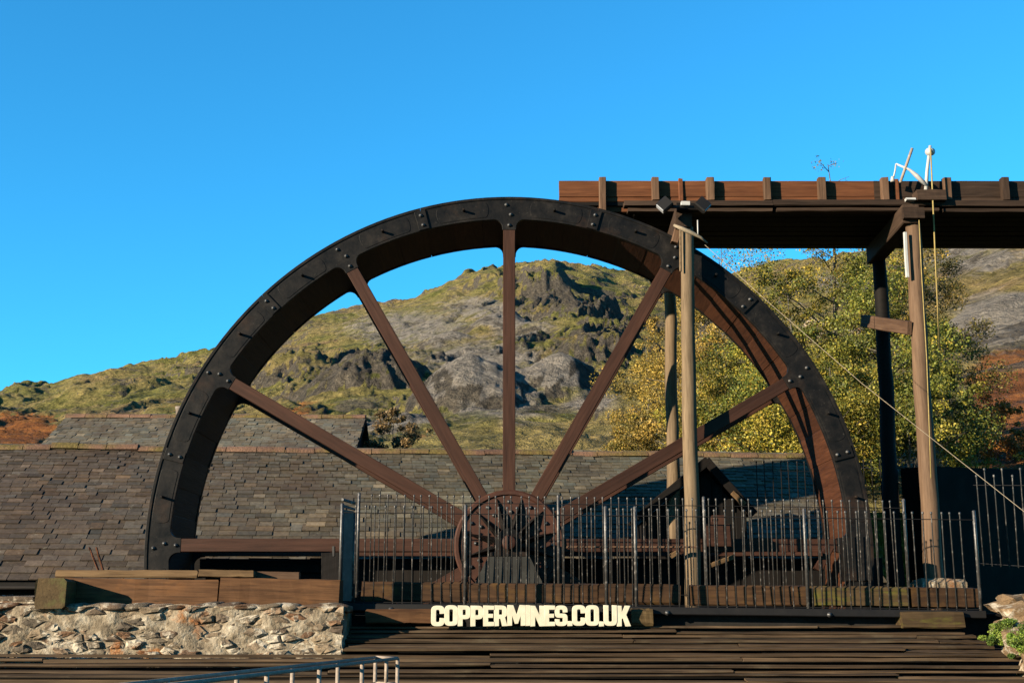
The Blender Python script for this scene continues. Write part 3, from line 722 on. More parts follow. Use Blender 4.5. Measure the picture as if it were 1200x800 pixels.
for px in (798, 1051):
    p = P(px, 225, YF - .045)
    timber('iron_strap', (p.x, YF - .04, zb - .02), (p.x, YF - .04, zt + .018), .03, .06, M_['rust'], fl, up=(1, 0, 0), seg=2)
# walkway frame under the launder
zw0, zw1 = P(800, 248, 15.95).z, P(800, 236.5, 15.95).z
xw = P(731, 245, 15.95).x
ledge = [xw, P(905, 245, 15.95).x, P(1100, 245, 15.95).x, xr]
for q in range(3):
    dz = (.0, .006, -.004)[q]
    timber('ledge_beam', (ledge[q] + .003, 15.95, (zw0 + zw1) / 2 + .03 + dz), (ledge[q + 1] - .003, 15.95, (zw0 + zw1) / 2 + .03 + dz), .14, .075, M_['dark'], fl, seg=10, jit=.005)
    timber('ledge_beam', (ledge[q] + .05, 15.985, zw0 + .018 + dz), (ledge[q + 1] - .003, 15.985, zw0 + .018 + dz), .13, .05, M_['dark'], fl, seg=10, jit=.005)
yb = 15.99 + .1
while yb < 17.6:
    timber('joist', (xw + .15, yb, zw0 + .04), (xr, yb, zw0 + .04), .20, .08, M_['black_timber'], fl, seg=6); yb += .215
timber('apron_board', (P(700, 245, 16.12).x, 16.14, zw1 - .01), (xw + .3, 16.14, zw1 - .01), .04, .16, M_['flume'], fl, seg=4)
def trestle(px_top, px_bot, y_top, y_bot, r0, r1, mats, lab, brace, YT, drop):
    YR = 17.45
    a, b = P(px_top, y_top, YT), P(px_bot, y_bot, YT)
    b.x = a.x + (b.x - a.x)
    t = thing('trestle', lab, 'trestle', (b.x, YT, TZ), group='trestles carrying the flume')
    zt_ = zw0 - .26 - drop
    pole('post', (b.x, YT, TZ - .05), (a.x, YT, zt_ + .02), r0, r1, mats[0], t)
    pole('post', (b.x + .04, YR, TZ - .3), (a.x + .05, YR, zt_ + .02), r0 * .98, r1, mats[1], t)
    timber('cap_beam', (a.x - .05, YT - .12, zt_ + .125), (a.x + .02, YR + .12, zt_ + .125), .20, .245, M_['dark'], t, seg=8)
    if brace:
        timber('cross_rail', P(1066, 384.5, YT - .06), P(1011, 376, YR - .12), .05, .17, M_['batten'], t, seg=4)
    return a, b, t
a1, b1, t1 = trestle(804, 811.5, 248, 685, .098, .080, (M_['pole'], M_['pole']), 'round pole trestle in front of wheel rim carrying two floodlights', False, 15.36, .16)
a2, b2, t2 = trestle(1069, 1094, 256, 676, .118, .092, (M_['pole_dark'], M_['black_timber']), 'stouter pole trestle right of wheel with cross rail and ropes', True, 15.72, .0)
timber('strut', P(790, 285, 15.42), P(799, 252, 15.42), .09, .12, M_['batten'], t1, up=(0, 1, 0))
timber('cable_batten', P(797, 262, 15.26), P(797.5, 318, 15.26), .03, .025, M_['pole'], t1, up=(1, 0, 0), seg=2)
timber('end_cap', P(793, 243, 15.2), P(826, 243, 15.2), .08, .10, M_['black_timber'], t1)
timber('marker_slat', P(1060.5, 272, 15.6), P(1063.5, 325, 15.6), .03, .045, M_['white'], t2, up=(1, 0, 0), seg=2)
timber('end_block', P(1058, 250, 15.56), P(1082, 250, 15.56), .08, .15, M_['dark'], t2)
put('base_stone', timber_mesh(.52, .40, .22, .05, 4, .02, 77), M_['stone'], t2, T((b2.x + .05, 15.72, P(1090, 690, 15.72).z)))
for s_, px in ((-1, 779), (1, 823)):
    p = P(px, 240, 15.0)
    f_ = thing('floodlight', 'black floodlight tilted out %s the post head' % ('to the wheel side of' if s_ < 0 else 'to the walkway side of'), 'lamp', p)
    Mf = T(p) @ Matrix.Rotation(R_(s_ * 42), 4, 'Y') @ Matrix.Rotation(R_(-12), 4, 'X')
    put('housing', timber_mesh(.15, .09, .15, .015, 2, 0, 1), M_['blackmetal'], f_, Mf)
    put('lens', timber_mesh(.02, .075, .12, .004, 1, 0, 1), M_['glass'], f_, Mf @ T((.075 * s_, 0, .0)))
    put('bracket', timber_mesh(.22, .03, .03, .004, 1, 0, 1), M_['blackmetal'], f_, T(p + Vector((-s_ * .12, .03, -.02))))
timber('junction_box', P(798, 239, 15.0), P(808, 239, 15.0), .06, .05, M_['white'], None, seg=1, label='small white junction box on top of the floodlit post', cat='junction box')
tube('frayed_rope', [P(790, 264, 15.05), P(800, 268, 14.98), P(812, 274, 15.0), P(821, 278, 15.02), P(829, 285, 15.04)], [.02, .026, .024, .018, .008], M_['palerope'], n=7, jit=.3, label='short frayed pale rope tied round the floodlit post', cat='rope')
tube('drop_cord', [P(817.5, 258, 15.05), P(818, 278, 15.05)], .008, M_['white'], label='short white cord hanging under the right floodlight', cat='cord')

# hoist and ropes above the second trestle
YH = 15.9
ho = thing('hoist', 'white davit hoist with grey lever standing on the flume edge', 'hoist', P(1086, 222, YH))
tube('mast', [P(1085, 226, YH), P(1086.5, 200, YH), P(1090, 171, YH)], [.028, .022, .02], M_['white'], ho)
tube('jib', [P(1086, 218, YH), P(1074, 206, YH), P(1066, 199, YH), P(1050, 192, YH)], [.030, .030, .018, .012], M_['white'], ho, jit=.15)
tube('jib_link', [P(1050, 192, YH), P(1049, 200, YH), P(1046, 213, YH)], .011, M_['white'], ho)
tube('hook', [P(1046, 207, YH), P(1046, 213, YH)], [.02, .03], M_['white'], ho)
tube('lever', [P(1055, 214, YH), P(1069, 174, YH)], .019, M_['galv'], ho)
tube('sheave', [P(1088, 178, YH - .03), P(1092, 178, YH + .03)], .05, M_['white'], ho, n=12)
timber('base_block', P(1072, 231, 15.88), P(1106, 231, 15.88), .2, .14, M_['dark'], ho)
timber('white_offcut', P(1061, 234, 15.84), P(1072, 234, 15.84), .08, .035, M_['white'], None, seg=1, label='small white offcut lying on the flume ledge by hoist', cat='offcut')
tube('hoist_rope', [P(1090.5, 174, 15.82), P(1093, 230, 15.80), P(1096, 300, 15.75), P(1101, 407, 15.7)], .010, M_['rope'], n=6, label='yellow hoist rope hanging free from the davit mast', cat='rope')
tube('post_rope', [P(1077, 258, 15.55), P(1080, 320, 15.55), P(1086, 420, 15.55), P(1089, 500, 15.55), P(1091, 560, 15.55)], .007, M_['rope'], n=6, label='thin tan rope running straight down beside the stout post', cat='rope')
gl = [P(826, 287, 15.1), P(905, 358, 14.4), P(1010, 449, 13.8), P(1100, 520, 13.3), P(1200, 599, 12.7), P(1330, 699, 12.0)]
tube('guy_line', gl, .0036, M_['palerope'], n=6, label='long pale guy line slanting down from the flume to the right', cat='rope')

# ------------------------------------------------------------------ platform, beams, stone wall
YFN = 13.0                          # front fence line
zf = lambda px: P(px, 707 + (px - 395) * 9 / 755, YFN).z
pl = thing('fence_platform', 'black steel edge channel carrying the railings over the boarded slope', 'platform', P(395, 710, YFN))
timber('edge_channel', (P(394, 705, YFN).x, YFN, zf(394) - .03), (P(1152, 705, YFN).x, YFN, zf(1152) - .03), .12, .075, M_['blackmetal'], pl, seg=12, jit=.002)
timber('edge_channel', (P(394, 705, YFN).x, YFN + .25, zf(394) - .05), (P(1190, 705, YFN).x, YFN + .25, zf(1152) - .05), .3, .06, M_['black_timber'], pl, seg=12)
for px in (458, 782, 972): put('bolt', bolt_me, M_['bolt'], pl, T(P(px, 713 + (px - 395) * 9 / 755, YFN - .06)))
def rail_fence(name, lab, pA, pB, h_rail, h_tip, posts, pitch, group=None, post_h=None, low=.0, mat=None, alt=0.0):
    """bars with ball tips from A to B (points on the base line)"""
    pA, pB = Vector(pA), Vector(pB); u = pB - pA; L = u.length
    t = thing(name, lab, 'railing', pA, group); m = mat or M_['fence']
    me = lathe_mesh('bar', [(.0066, low), (.0066, h_tip - .035), (.008, h_tip - .03), (.0125, h_tip - .016), (.0115, h_tip - .005), (.006, h_tip)], 7)
    me2 = lathe_mesh('bar', [(.0066, low), (.0066, h_tip + alt - .035), (.008, h_tip + alt - .03), (.0125, h_tip + alt - .016), (.0115, h_tip + alt - .005), (.006, h_tip + alt)], 7) if alt else me
    pm = lathe_mesh('post', [(.018, low - .05), (.018, (post_h or h_tip) - .01), (.010, post_h or h_tip)], 10)
    n = int(L / pitch)
    pxs = [abs((Vector(q) - pA).length / L) for q in posts]
    for k in range(n + 1):
        f = (k + .5) / (n + 1)
        if any(abs(f - q) * L < .05 for q in pxs): continue
        q = pA + u * f
        put('bar', me2 if k % 2 else me, m, t, T(q) @ Matrix.Rotation(rnd.gauss(0, .006), 4, 'Y') @ Matrix.Rotation(rnd.gauss(0, .006), 4, 'X'))
    for q in posts: put('post', pm, m, t, T(q))
    for hh in ((h_rail,) if low else (h_rail, .02)):
        timber('rail', pA + Vector((0, 0, hh)), pB + Vector((0, 0, hh)), .022, .007, M_['blackmetal'], t, bev=.002, seg=2, jit=0)
    return t
base = lambda px: Vector((P(px, 705, YFN).x, YFN, zf(px)))
ht = P(470, 592, YFN).z - zf(470); hr = P(470, 601, YFN).z - zf(470); hp = P(402, 589, YFN).z - zf(402)
sec = [(398, 545, 'front railing bay ending at the sheet metal return panel'), (545, 711, 'front railing bay before the wheel hub above the sign letters'), (746, 947, 'front railing bay before the floodlit post'), (947, 1149, 'front railing bay before the stout post and mossy sleeper')]
for (x0, x1, lb_) in sec:
    rail_fence('railing', lb_, base(x0), base(x1), hr, ht, [base(x0), base(x1)] if x0 in (398, 746) else [base(x1)], .098, 'front railings along the platform', hp)
rail_fence('railing', 'narrow front railing infill between two close posts', base(711), base(746), hr, ht, [], .098, 'front railings along the platform', hp)
YR2 = 14.75
b2f = lambda px: P(px, 694 + (px - 395) * 9 / 755, YR2)
ht2 = P(450, 579, YR2).z - b2f(450).z; hr2 = P(450, 588, YR2).z - b2f(450).z
for (x0, x1, lb_) in ((418, 655, 'rear railing before the left spokes of the wheel'), (655, 828, 'rear railing between hub and floodlit post'), (828, 1066, 'rear railing between the floodlit post and stout post')):
    rail_fence('railing', lb_, b2f(x0), b2f(x1), hr2, ht2, [b2f(x0), b2f(x1)] if x0 == 418 else [b2f(x1)], .098, 'rear railings beside the wheel', ht2 + .02)
# return panel at the left end
ra, rb_ = base(398), Vector((P(413, 700, 13.22).x, 13.22, zf(398) + .02))
rp = thing('return_panel', 'narrow grey sheet metal return panel closing left end of the railing', 'panel', ra)
timber('sheet', ra.lerp(rb_, .5) + Vector((0, 0, .02)), ra.lerp(rb_, .5) + Vector((0, 0, .92)), (rb_ - ra).length - .06, .012, M_['sheet'], rp, up=Vector((0, 0, 1)).cross(rb_ - ra).normalized(), bev=.002)
for q in (.96, 1.02, .0): timber('rail', ra + Vector((0, 0, q + .01)), rb_ + Vector((0, 0, q - .03)), .025, .025, M_['fence'], rp, bev=.004, seg=1)
tube('post', [rb_ + Vector((0, 0, -.05)), rb_ + Vector((0, 0, hp - .1))], .026, M_['fence'], rp)
timber('lock_box', P(391, 640, 13.05), P(391, 652, 13.05), .04, .03, M_['blackmetal'], rp, up=(1, 0, 0), seg=1)
# raised railing at the right end
sA, sB = P(1148, 662, 13.6), P(1300, 672, 12.4)
rail_fence('railing', 'taller railing climbing beyond the stone bank at the platform end', sA, sB, P(1160, 566, 13.4).z - sA.z, P(1150, 556, 13.6).z - sA.z, [], .105, None, alt=.07)

YBM = 13.62                          # sleepers behind the front railing
segs = [(425, 548, 'shadebeam'), (549, 700, 'shadebeam'), (701, 796, 'shadebeam'), (808, 944, 'shadebeam'), (952, 1061, 'mossbeam'), (1064, 1142, 'shadebeam')]
labs = ['brown sleeper behind the first railing bay by the return panel', 'brown sleeper in front of the axle bearing block', 'brown sleeper between bearing block and floodlit post', 'brown sleeper right of the floodlit post foot', 'green mossy sleeper before the right rim of the wheel', 'worn brown sleeper at the foot of the stout post']
for (x0, x1, m), l in zip(segs, labs):
    yy0, yy1 = 682 + (x0 - 425) * 6 / 700, 704 + (x0 - 425) * 8 / 700
    a_, b_ = P(x0, (yy0 + yy1) / 2, YBM), P(x1, (yy0 + yy1) / 2 + .8, YBM)
    timber('sleeper', a_, b_, .24, (P(x0, yy0, YBM) - P(x0, yy1, YBM)).z, M_[m], None, bev=.015, seg=10, jit=.007, label=l, cat='sleeper', group='sleepers behind the railings')
YW = 12.45                           # stone wall face
YLB = 12.85
for (x0, x1, l) in ((66, 258, 'long rust brown sleeper lying on the stone wall below the wheel rim'), (260.5, 400, 'shorter brown sleeper on the stone wall running up to the return panel')):
    a_, b_ = P(x0, 694, YLB), P(x1, 697, YLB)
    timber('sleeper', a_, b_, .26, (P(x0, 676, YLB) - P(x0, 711, YLB)).z, M_['beam'], None, bev=.012, seg=12, jit=.006, label=l, cat='sleeper', group='sleepers on the stone wall')
hl = (P(58, 678, 12.35) - P(58, 713, 12.35)).z
timber('log_end', P(59, 695, 12.35), P(59, 695, 12.35) + Vector((-.12, 1.4, .0)), .29, hl, M_['endlog'], None, bev=.03, seg=6, jit=.008, label='square lichen covered log laid end on across the stone wall', cat='log')
for (x0, x1, l) in ((70, 234, 'thin pale plank lying along the long sleeper'), (236, 299, 'short pale mossy plank end to end with the long one')):
    timber('plank', P(x0, 672, YLB + .03), P(x1, 672.5, YLB + .03), .22, .065, M_['plank'], None, bev=.008, seg=8, jit=.006, label=l, cat='plank')
timber('offcut_board', P(300, 675, YLB + .12), P(351, 676, YLB + .12), .10, .10, M_['batten'], None, bev=.006, label='short brown board tucked behind the shorter sleeper', cat='board')
for (x0, x1, l) in ((104, 117, 'rusty flat iron stake leaning behind the long plank'), (112, 122, 'second rusty iron stake leaning beside its twin')):
    timber('iron_stake', P(x0 + 1, 641, YLB + .2), P(x1, 672, YLB + .2), .012, .045, M_['rust'], None, up=(0, 1, 0), bev=.002, label=l, cat='stake')
pbd = thing('pit_shade_boards', 'black boards added low behind the wheel to stand in for pit shade', 'boarding', (0, 17.16, TZ))  # boards added to give the black of the shaded pit behind the wheel
for k in range(34):
    x0 = P(232, 660, 17.16).x + k * .27
    timber('board', (x0, 17.16 + (k % 2) * .012, TZ - .05), (x0, 17.16 + (k % 2) * .012, P(600, 653.5 + (k % 3) * .5, 17.16).z), .02, .275, M_['black_timber'], pbd, up=(1, 0, 0), seg=1, bev=.003, jit=.002)
# black beam added as the shade under the horizontal spoke, and other pit timbers
timber('pit_shade_beam', P(225, 662, 17.2), P(400, 664, 17.2), .2, .16, M_['black_timber'], None, label='black beam added for the shade low behind the left spoke', cat='beam')
timber('pit_post', P(388, 680, 15.0), P(388, 648, 15.0), .2, .2, M_['black_timber'], None, up=(1, 0, 0), label='short black stub post beside the return panel', cat='post')
for (nm_, (p0, p1, w_, h_, m, l)) in zip(('strip', 'plank', 'offcut', 'wedge', 'iron_block', 'iron_block', 'pedestal', 'prop'), ((P(664, 641, 15.1), P(818, 641, 15.1), .08, .02, 'batten', 'thin brown strip rail behind the hub'),
                              (P(872, 649, 15.05), P(962, 649, 15.05), .14, .05, 'spoke', 'red brown plank low beside the right rim'),
                              (P(834, 662, 15.0), P(861, 652, 15.0), .05, .05, 'plank', 'pale splintered offcut propped behind the railing'),
                              (P(786, 652, 15.0), P(794, 647, 15.0), .07, .06, 'plank', 'small pale wedge left of the floodlit post'),
                              (P(826, 627, 15.25), P(856, 627, 15.25), .16, .26, 'spoke', 'red brown block bolted right of floodlit post'),
                              (P(834, 610, 15.25), P(850, 610, 15.25), .12, .12, 'spoke', 'smaller red block on top of the red brown block'),
                              (P(988, 655, 15.05), P(1018, 655, 15.05), .2, .5, 'rim', 'black iron pedestal at foot of right rim'),
                              (P(958, 668, 15.1), P(972, 640, 15.1), .06, .1, 'spoke', 'red brown leaning prop beside the black pedestal'))):
    timber(nm_, p0, p1, w_, h_, M_[m], None, seg=3, label=l, cat=nm_.replace('iron_', ''))
# blocks under the platform
for (x0, x1, y0, y1, m, l) in ((430, 506, 713, 731, 'beam', 'short brown sleeper left of the letters under the platform'), (739, 764, 713, 732, 'endlog', 'small log end right of the letters under the platform'), (1054, 1126, 716, 736, 'mossbeam', 'squat pale sleeper under the platform near the rocks')):
    a_, b_ = P(x0, (y0 + y1) / 2, 12.98), P(x1, (y0 + y1) / 2, 12.98)
    timber('support_block', a_, b_, .22, (P(x0, y0, 12.98) - P(x0, y1, 12.98)).z, M_[m], None, bev=.02, seg=6, jit=.008, label=l, cat='sleeper')

# ------------------------------------------------------------------ boarded slope
SL = R_(19)
ytop = 13.08; ztop = P(600, 732, ytop).z
def slope_pt(x, s): return Vector((x, ytop - s * math.cos(SL), ztop - s * math.sin(SL)))
slen = (ztop - .02) / math.sin(SL)
bs = thing('boarded_slope', 'broad dark bank of overlapping weathered boards below the platform', 'boards', slope_pt(0, slen))
vs = [slope_pt(-9, -.1) - Vector((0, 0, .16)), slope_pt(9, -.1) - Vector((0, 0, .16)), slope_pt(9, slen) - Vector((0, 0, .16)), slope_pt(-9, slen) - Vector((0, 0, .16))]
put('bank', mesh('bank', vs, [(0, 3, 2, 1)]), M_['darkstone'], bs)
nr_ = np.array([0, -math.sin(SL), math.cos(SL)]); nv = Vector((0, -math.sin(SL), math.cos(SL)))
s = .0; k = 0
pw = P(405, 745, 12.6).x
def edge_r(s):
    q = slope_pt(0, s); return 600 + (530 + 46 * s / .55), q
while s < slen:
    g = rnd.uniform(.115, .150)
    q = slope_pt(0, s)
    xr_ = P(1118 + 82 * min(s / .95, 3.5), 735, q.y).x + rnd.uniform(-.05, .05)
    xl_ = P(405, 735, q.y).x if q.y > YW + .03 else -9.0 + rnd.uniform(0, .4)
    # every course is one or two boards deep with an open joint below it
    cuts_ = [(0, g * rnd.uniform(.95, 1.1))] if rnd.random() < .9 else [(0, g * .52), (g * .48, g * .52)]
    for (o_, bw) in cuts_:
        x = xl_ + rnd.uniform(-.06, .06)
        while x < xr_ - .05:
            ln = min(rnd.uniform(2.6, 6.5), xr_ - x)
            if xr_ - x - ln < .5: ln = xr_ - x
            lift = rnd.uniform(-.012, .012); tilt = -rnd.uniform(.20, .36)
            a_ = slope_pt(x + .004, s + o_ + bw / 2 + rnd.uniform(-.012, .012)) + nv * lift; b_ = slope_pt(x + ln - .004, s + o_ + bw / 2 + rnd.uniform(-.014, .014)) + nv * (lift + rnd.uniform(-.014, .014))
            timber('plank', a_, b_, bw, (.6 if len(cuts_) > 1 else 1) * rnd.uniform(.018, .028), M_['deck'], bs, up=Matrix.Rotation(tilt, 3, 'X') @ nv, bev=.005, seg=8, jit=.006)
            x += ln
    s += g; k += 1

# ------------------------------------------------------------------ stone wall with single stones
zwt = P(200, 712, YW).z; zwb = P(200, 769, YW).z
xa, xb = P(-170, 740, YW).x, P(402, 740, YW).x
sw = thing('stone_wall', 'low rubble wall with pale mortar and rust streaks under the sleepers', 'wall', ((xa + xb) / 2, YW, zwb - .2))
nx, nz = 90, 14; vs, fs = [], []
for j in range(nz + 1):
    for i_ in range(nx + 1):
        x = xa + (xb - xa) * i_ / nx; z = zwb - .25 + (zwt + .02 - zwb + .25) * j / nz
        d = mnoise.fractal(Vector((x * 4, 0, z * 6)), 1.0, 2.0, 5) * .05
        vs.append((x, YW + .012 + d, z + (mnoise.noise(Vector((x * 3, 5, 0))) * .03 if j == nz else 0)))
for j in range(nz):
    for i_ in range(nx): q = j * (nx + 1) + i_; fs.append((q, q + 1, q + nx + 2, q + nx + 1))
n0 = len(vs)
for i_ in range(nx + 1): x, y, z = vs[nz * (nx + 1) + i_]; vs.append((x, YW + .9, z))
for i_ in range(nx): q = nz * (nx + 1) + i_; fs.append((q, q + 1, n0 + i_ + 1, n0 + i_))
k = len(vs); vs += [(xb, YW + .9, zwb - .25), vs[nx], vs[nz * (nx + 1) + nx], (xb, YW + .9, zwt + .02)]; fs.append((k + 1, k, k + 3, k + 2))
put('mortar', mesh('mortar', vs, fs, True), M_['mortar'], sw)
stone_me = []
for q in range(9):
    bm = bmesh.new(); bmesh.ops.create_icosphere(bm, subdivisions=2, radius=1)
    for v in bm.verts:
        c = v.co.copy(); m = max(abs(c.x), abs(c.y), abs(c.z)); c = c.lerp(c / m, .45)
        v.co = c * (1 + .22 * mnoise.noise(c * 1.5 + Vector((q * 7.1, 0, 0))) + .08 * mnoise.noise(c * 4 + Vector((0, q * 3.3, 0))))
    me = bpy.data.meshes.new('stone'); bm.to_mesh(me); bm.free()
    me.polygons.foreach_set('use_smooth', [True] * len(me.polygons)); me.materials.append(M_['stone']); stone_me.append(me)
r = random.Random(5)
AX = .42
pts2 = []
for _ in range(4000):
    q = Vector((r.uniform(xa * AX, xb * AX), r.uniform(zwb - .18, zwt)))
    dm = .055 if r.random() < .45 else .10
    if all((q - o_).length > max(dm, d_) * .95 for o_, d_ in pts2): pts2.append((q, dm * .8))
for q, _ in pts2:
    xe = min(q.x + .09, xb * AX)
    poly = [Vector((q.x - .09, q.y - .12)), Vector((xe, q.y - .12)), Vector((xe, q.y + .12)), Vector((q.x - .09, q.y + .12))]
    for o_, _d in pts2:
        if o_ is q or (o_ - q).length > .4: continue
        m_ = (o_ + q) / 2; n_ = (o_ - q); new = []
        for a_, b_ in zip(poly, poly[1:] + poly[:1]):
            da, db = (a_ - m_).dot(n_), (b_ - m_).dot(n_)
            if da <= 0: new.append(a_)
            if da * db < 0: new.append(a_.lerp(b_, da / (da - db)))
        poly = new
    if len(poly) < 3: continue
    pp = []
    for a_, b_ in zip(poly, poly[1:] + poly[:1]): pp += [a_, a_.lerp(b_, .5)]
    sh = r.uniform(.88, .98); loc = [((v_.x - q.x) / AX, min(v_.y, zwt + .02) - q.y) for v_ in pp]
    loc = [(x_ * sh * r.uniform(.90, 1.04), z_ * sh * r.uniform(.88, 1.04)) for x_, z_ in loc]; n_ = len(loc)
    pr = r.uniform(-.010, .042); vs = []
    for (sc_, dy_, jj) in ((1.0, .07, 0), (.95, -.0 - pr * .45, .006), (.66, -.004 - pr, .012)):
        vs += [(x_ * sc_, dy_ + r.uniform(-jj, jj), z_ * sc_) for x_, z_ in loc]
    vs.append((0, -.006 - pr, 0)); fs = []
    for l_ in (0, 1):
        for a_ in range(n_): b_ = (a_ + 1) % n_; fs.append((l_ * n_ + a_, l_ * n_ + b_, (l_ + 1) * n_ + b_, (l_ + 1) * n_ + a_))
    fs += [(2 * n_ + a_, 2 * n_ + (a_ + 1) % n_, 3 * n_) for a_ in range(n_)]
    put('stone', mesh('stone', vs, fs), M_['stone'], sw, T((q.x / AX, YW + .02, q.y)))
# slate ledge and coping stones at the far left
for k in range(5):
    put('coping_slate', timber_mesh(r.uniform(.28, .42), .4, .04, .008, 3, .012, 300 + k), M_['stone'], sw, T((P(-20 + k * 18, 702, YW + .25).x - .1, YW + .28, P(0, 704 - (k % 2) * 3, YW + .2).z)) @ Matrix.Rotation(r.gauss(0, .06), 4, 'Y'))
for k in range(22):
    x = xa + (xb - xa) * (k + .5) / 22
    put('coping_stone', r.choice(stone_me), None, sw, T((x, YW + .14 + r.uniform(-.04, .04), zwt + .005)) @ Matrix.Rotation(r.gauss(0, .08), 4, 'Y') @ Matrix.Diagonal((r.uniform(.12, .19), .16, r.uniform(.03, .05), 1)))

# ------------------------------------------------------------------ sign letters
def rounded(pts, n=5):
    out = []; m = len(pts)
    for i_ in range(m):
        p = pts[i_]; rr = p[2] if len(p) > 2 else 0; q = Vector(p[:2])
        if not rr: out.append(q); continue
        a = Vector(pts[i_ - 1][:2]) - q; b = Vector(pts[(i_ + 1) % m][:2]) - q
        a.normalize(); b.normalize()
        for k in range(n + 1):
            t = k / n; out.append((q + a * rr) * (1 - t) ** 2 + q * 2 * t * (1 - t) + (q + b * rr) * t * t)
    return out
t_ = .215; B_, S_ = .24, .09
def hole(x0, z0, x1, z1, rr=.07): return [(x0, z0, rr), (x1, z0, rr), (x1, z1, rr), (x0, z1, rr)]
G = {
 'C': (.62, [[(.62, .62), (.62, 1, B_), (0, 1, B_), (0, 0, B_), (.62, 0, B_), (.62, .38), (.405, .38), (.405, .18, S_), (.215, .18, S_), (.215, .82, S_), (.405, .82, S_), (.405, .62)]]),
 'O': (.62, [[(0, 0, B_), (.62, 0, B_), (.62, 1, B_), (0, 1, B_)], hole(.215, .18, .405, .82)]),
 'P': (.59, [[(0, 0), (.215, 0), (.215, .34), (.59, .34, B_), (.59, 1, B_), (0, 1)], hole(.215, .52, .38, .82, .05)]),
 'R': (.62, [[(0, 0), (.215, 0), (.215, .36), (.30, .36), (.38, 0), (.62, 0), (.50, .43), (.60, .5, .08), (.60, 1, B_), (0, 1)], hole(.215, .54, .385, .82, .05)]),
 'E': (.50, [[(0, 0), (.5, 0), (.5, .19), (.215, .19), (.215, .41), (.45, .41), (.45, .59), (.215, .59), (.215, .81), (.5, .81), (.5, 1), (0, 1)]]),
 'M': (.84, [[(0, 0), (.205, 0), (.205, .56), (.35, .10), (.49, .10), (.635, .56), (.635, 0), (.84, 0), (.84, 1), (.58, 1), (.42, .50), (.26, 1), (0, 1)]]),
 'I': (.225, [[(0, 0), (.225, 0), (.225, 1), (0, 1)]]),
 'N': (.64, [[(0, 0), (.205, 0), (.205, .52), (.43, 0), (.64, 0), (.64, 1), (.435, 1), (.435, .48), (.21, 1), (0, 1)]]),
 'S': (.58, [[(0, .32), (0, 0, B_), (.58, 0, B_), (.58, .60, .2), (.205, .60, .03), (.205, .82, .06), (.375, .82, .06), (.375, .68), (.58, .68), (.58, 1, B_), (0, 1, B_), (0, .41, .2), (.375, .41, .03), (.375, .18, .06), (.205, .18, .06), (.205, .32)]]),
 '.': (.215, [[(0, 0), (.215, 0), (.215, .215), (0, .215)]]),
 'U': (.61, [[(0, 1), (0, 0, B_), (.61, 0, B_), (.61, 1), (.40, 1), (.40, .18, S_), (.21, .18, S_), (.21, 1)]]),
 'K': (.64, [[(0, 0), (.21, 0), (.21, .34), (.27, .42), (.40, 0), (.64, 0), (.43, .56), (.62, 1), (.39, 1), (.21, .62), (.21, 1), (0, 1)]])}
def letter_mesh(ch, sx, sz):
    cu = bpy.data.curves.new('letter', 'CURVE'); cu.dimensions = '2D'; cu.fill_mode = 'BOTH'; cu.extrude = .022; cu.bevel_depth = .003; cu.bevel_resolution = 1
    for path in G[ch][1]:
        pts = rounded(path); sp = cu.splines.new('POLY'); sp.points.add(len(pts) - 1); sp.use_cyclic_u = True
        for q, p in zip(sp.points, pts): q.co = (p.x * sx, p.y * sz, 0, 1)
    o = bpy.data.objects.new('tmp', cu); C.objects.link(o)
    me = bpy.data.meshes.new_from_object(o.evaluated_get(bpy.context.evaluated_depsgraph_get()))
    bpy.data.objects.remove(o); bpy.data.curves.remove(cu); me.materials.clear(); return me
YS = 12.80
text = 'COPPERMINES.CO.UK'
pA, pB = P(505.5, 733, YS), P(739, 734, YS); hz = P(600, 709.5, YS).z - P(600, 733, YS).z
sg = thing('letter_sign', 'row of cream block letters spelling a web address under the railing', 'sign', ((pA.x + pB.x) / 2, YS, pA.z))
tot = sum(G[c][0] for c in text) + .012 * (len(text) - 1); sx = (pB.x - pA.x) / tot; x = pA.x
cache = {}
for c in text:
    if c not in cache: cache[c] = letter_mesh(c, sx, hz)
    put('letter' if c != '.' else 'full_stop', cache[c], M_['letter'], sg, T((x, YS + rnd.uniform(-.003, .003), pA.z + rnd.uniform(0, .006))) @ Matrix.Rotation(R_(90), 4, 'X'))
    x += (G[c][0] + .012) * sx

# ------------------------------------------------------------------ galvanised handrail below the slope
hd = thing('handrail', 'galvanised double pipe handrail running down from the boarded slope', 'handrail', (P(440, 770, 10).x, 10, 0))
e0_, e1_ = P(440, 770, 10.0), P(466, 771, 10.0)
n0_ = P(150, 801, 10.0 * 51 / 82); d0 = (n0_ - e0_); d0.z = 0
f0 = e0_ + d0 * 1.6
off = e1_ - e0_; off.z = 0
for (a_, b_) in ((e0_, f0), (e1_, f0 + off)):
    a_ = Vector(a_); b_ = Vector((b_.x, b_.y, a_.z))
    tube('top_rail', [a_, b_], .012, M_['galv'], hd, n=10); tube('mid_rail', [a_ - Vector((0, 0, .19)), b_ - Vector((0, 0, .19))], .011, M_['galv'], hd, n=8)
    for k in range(8):
        q = a_.lerp(b_, k / 7.0 * .98); tube('post', [q, Vector((q.x, q.y, -.05))], .014, M_['galv'], hd, n=8)
tube('end_bar', [e0_, e1_], .014, M_['galv'], hd); tube('end_bar', [e0_ - Vector((0, 0, .19)), e1_ - Vector((0, 0, .19))], .016, M_['galv'], hd)
q = (e0_ + e1_) / 2; tube('post', [q, q - Vector((0, 0, .19))], .014, M_['galv'], hd)

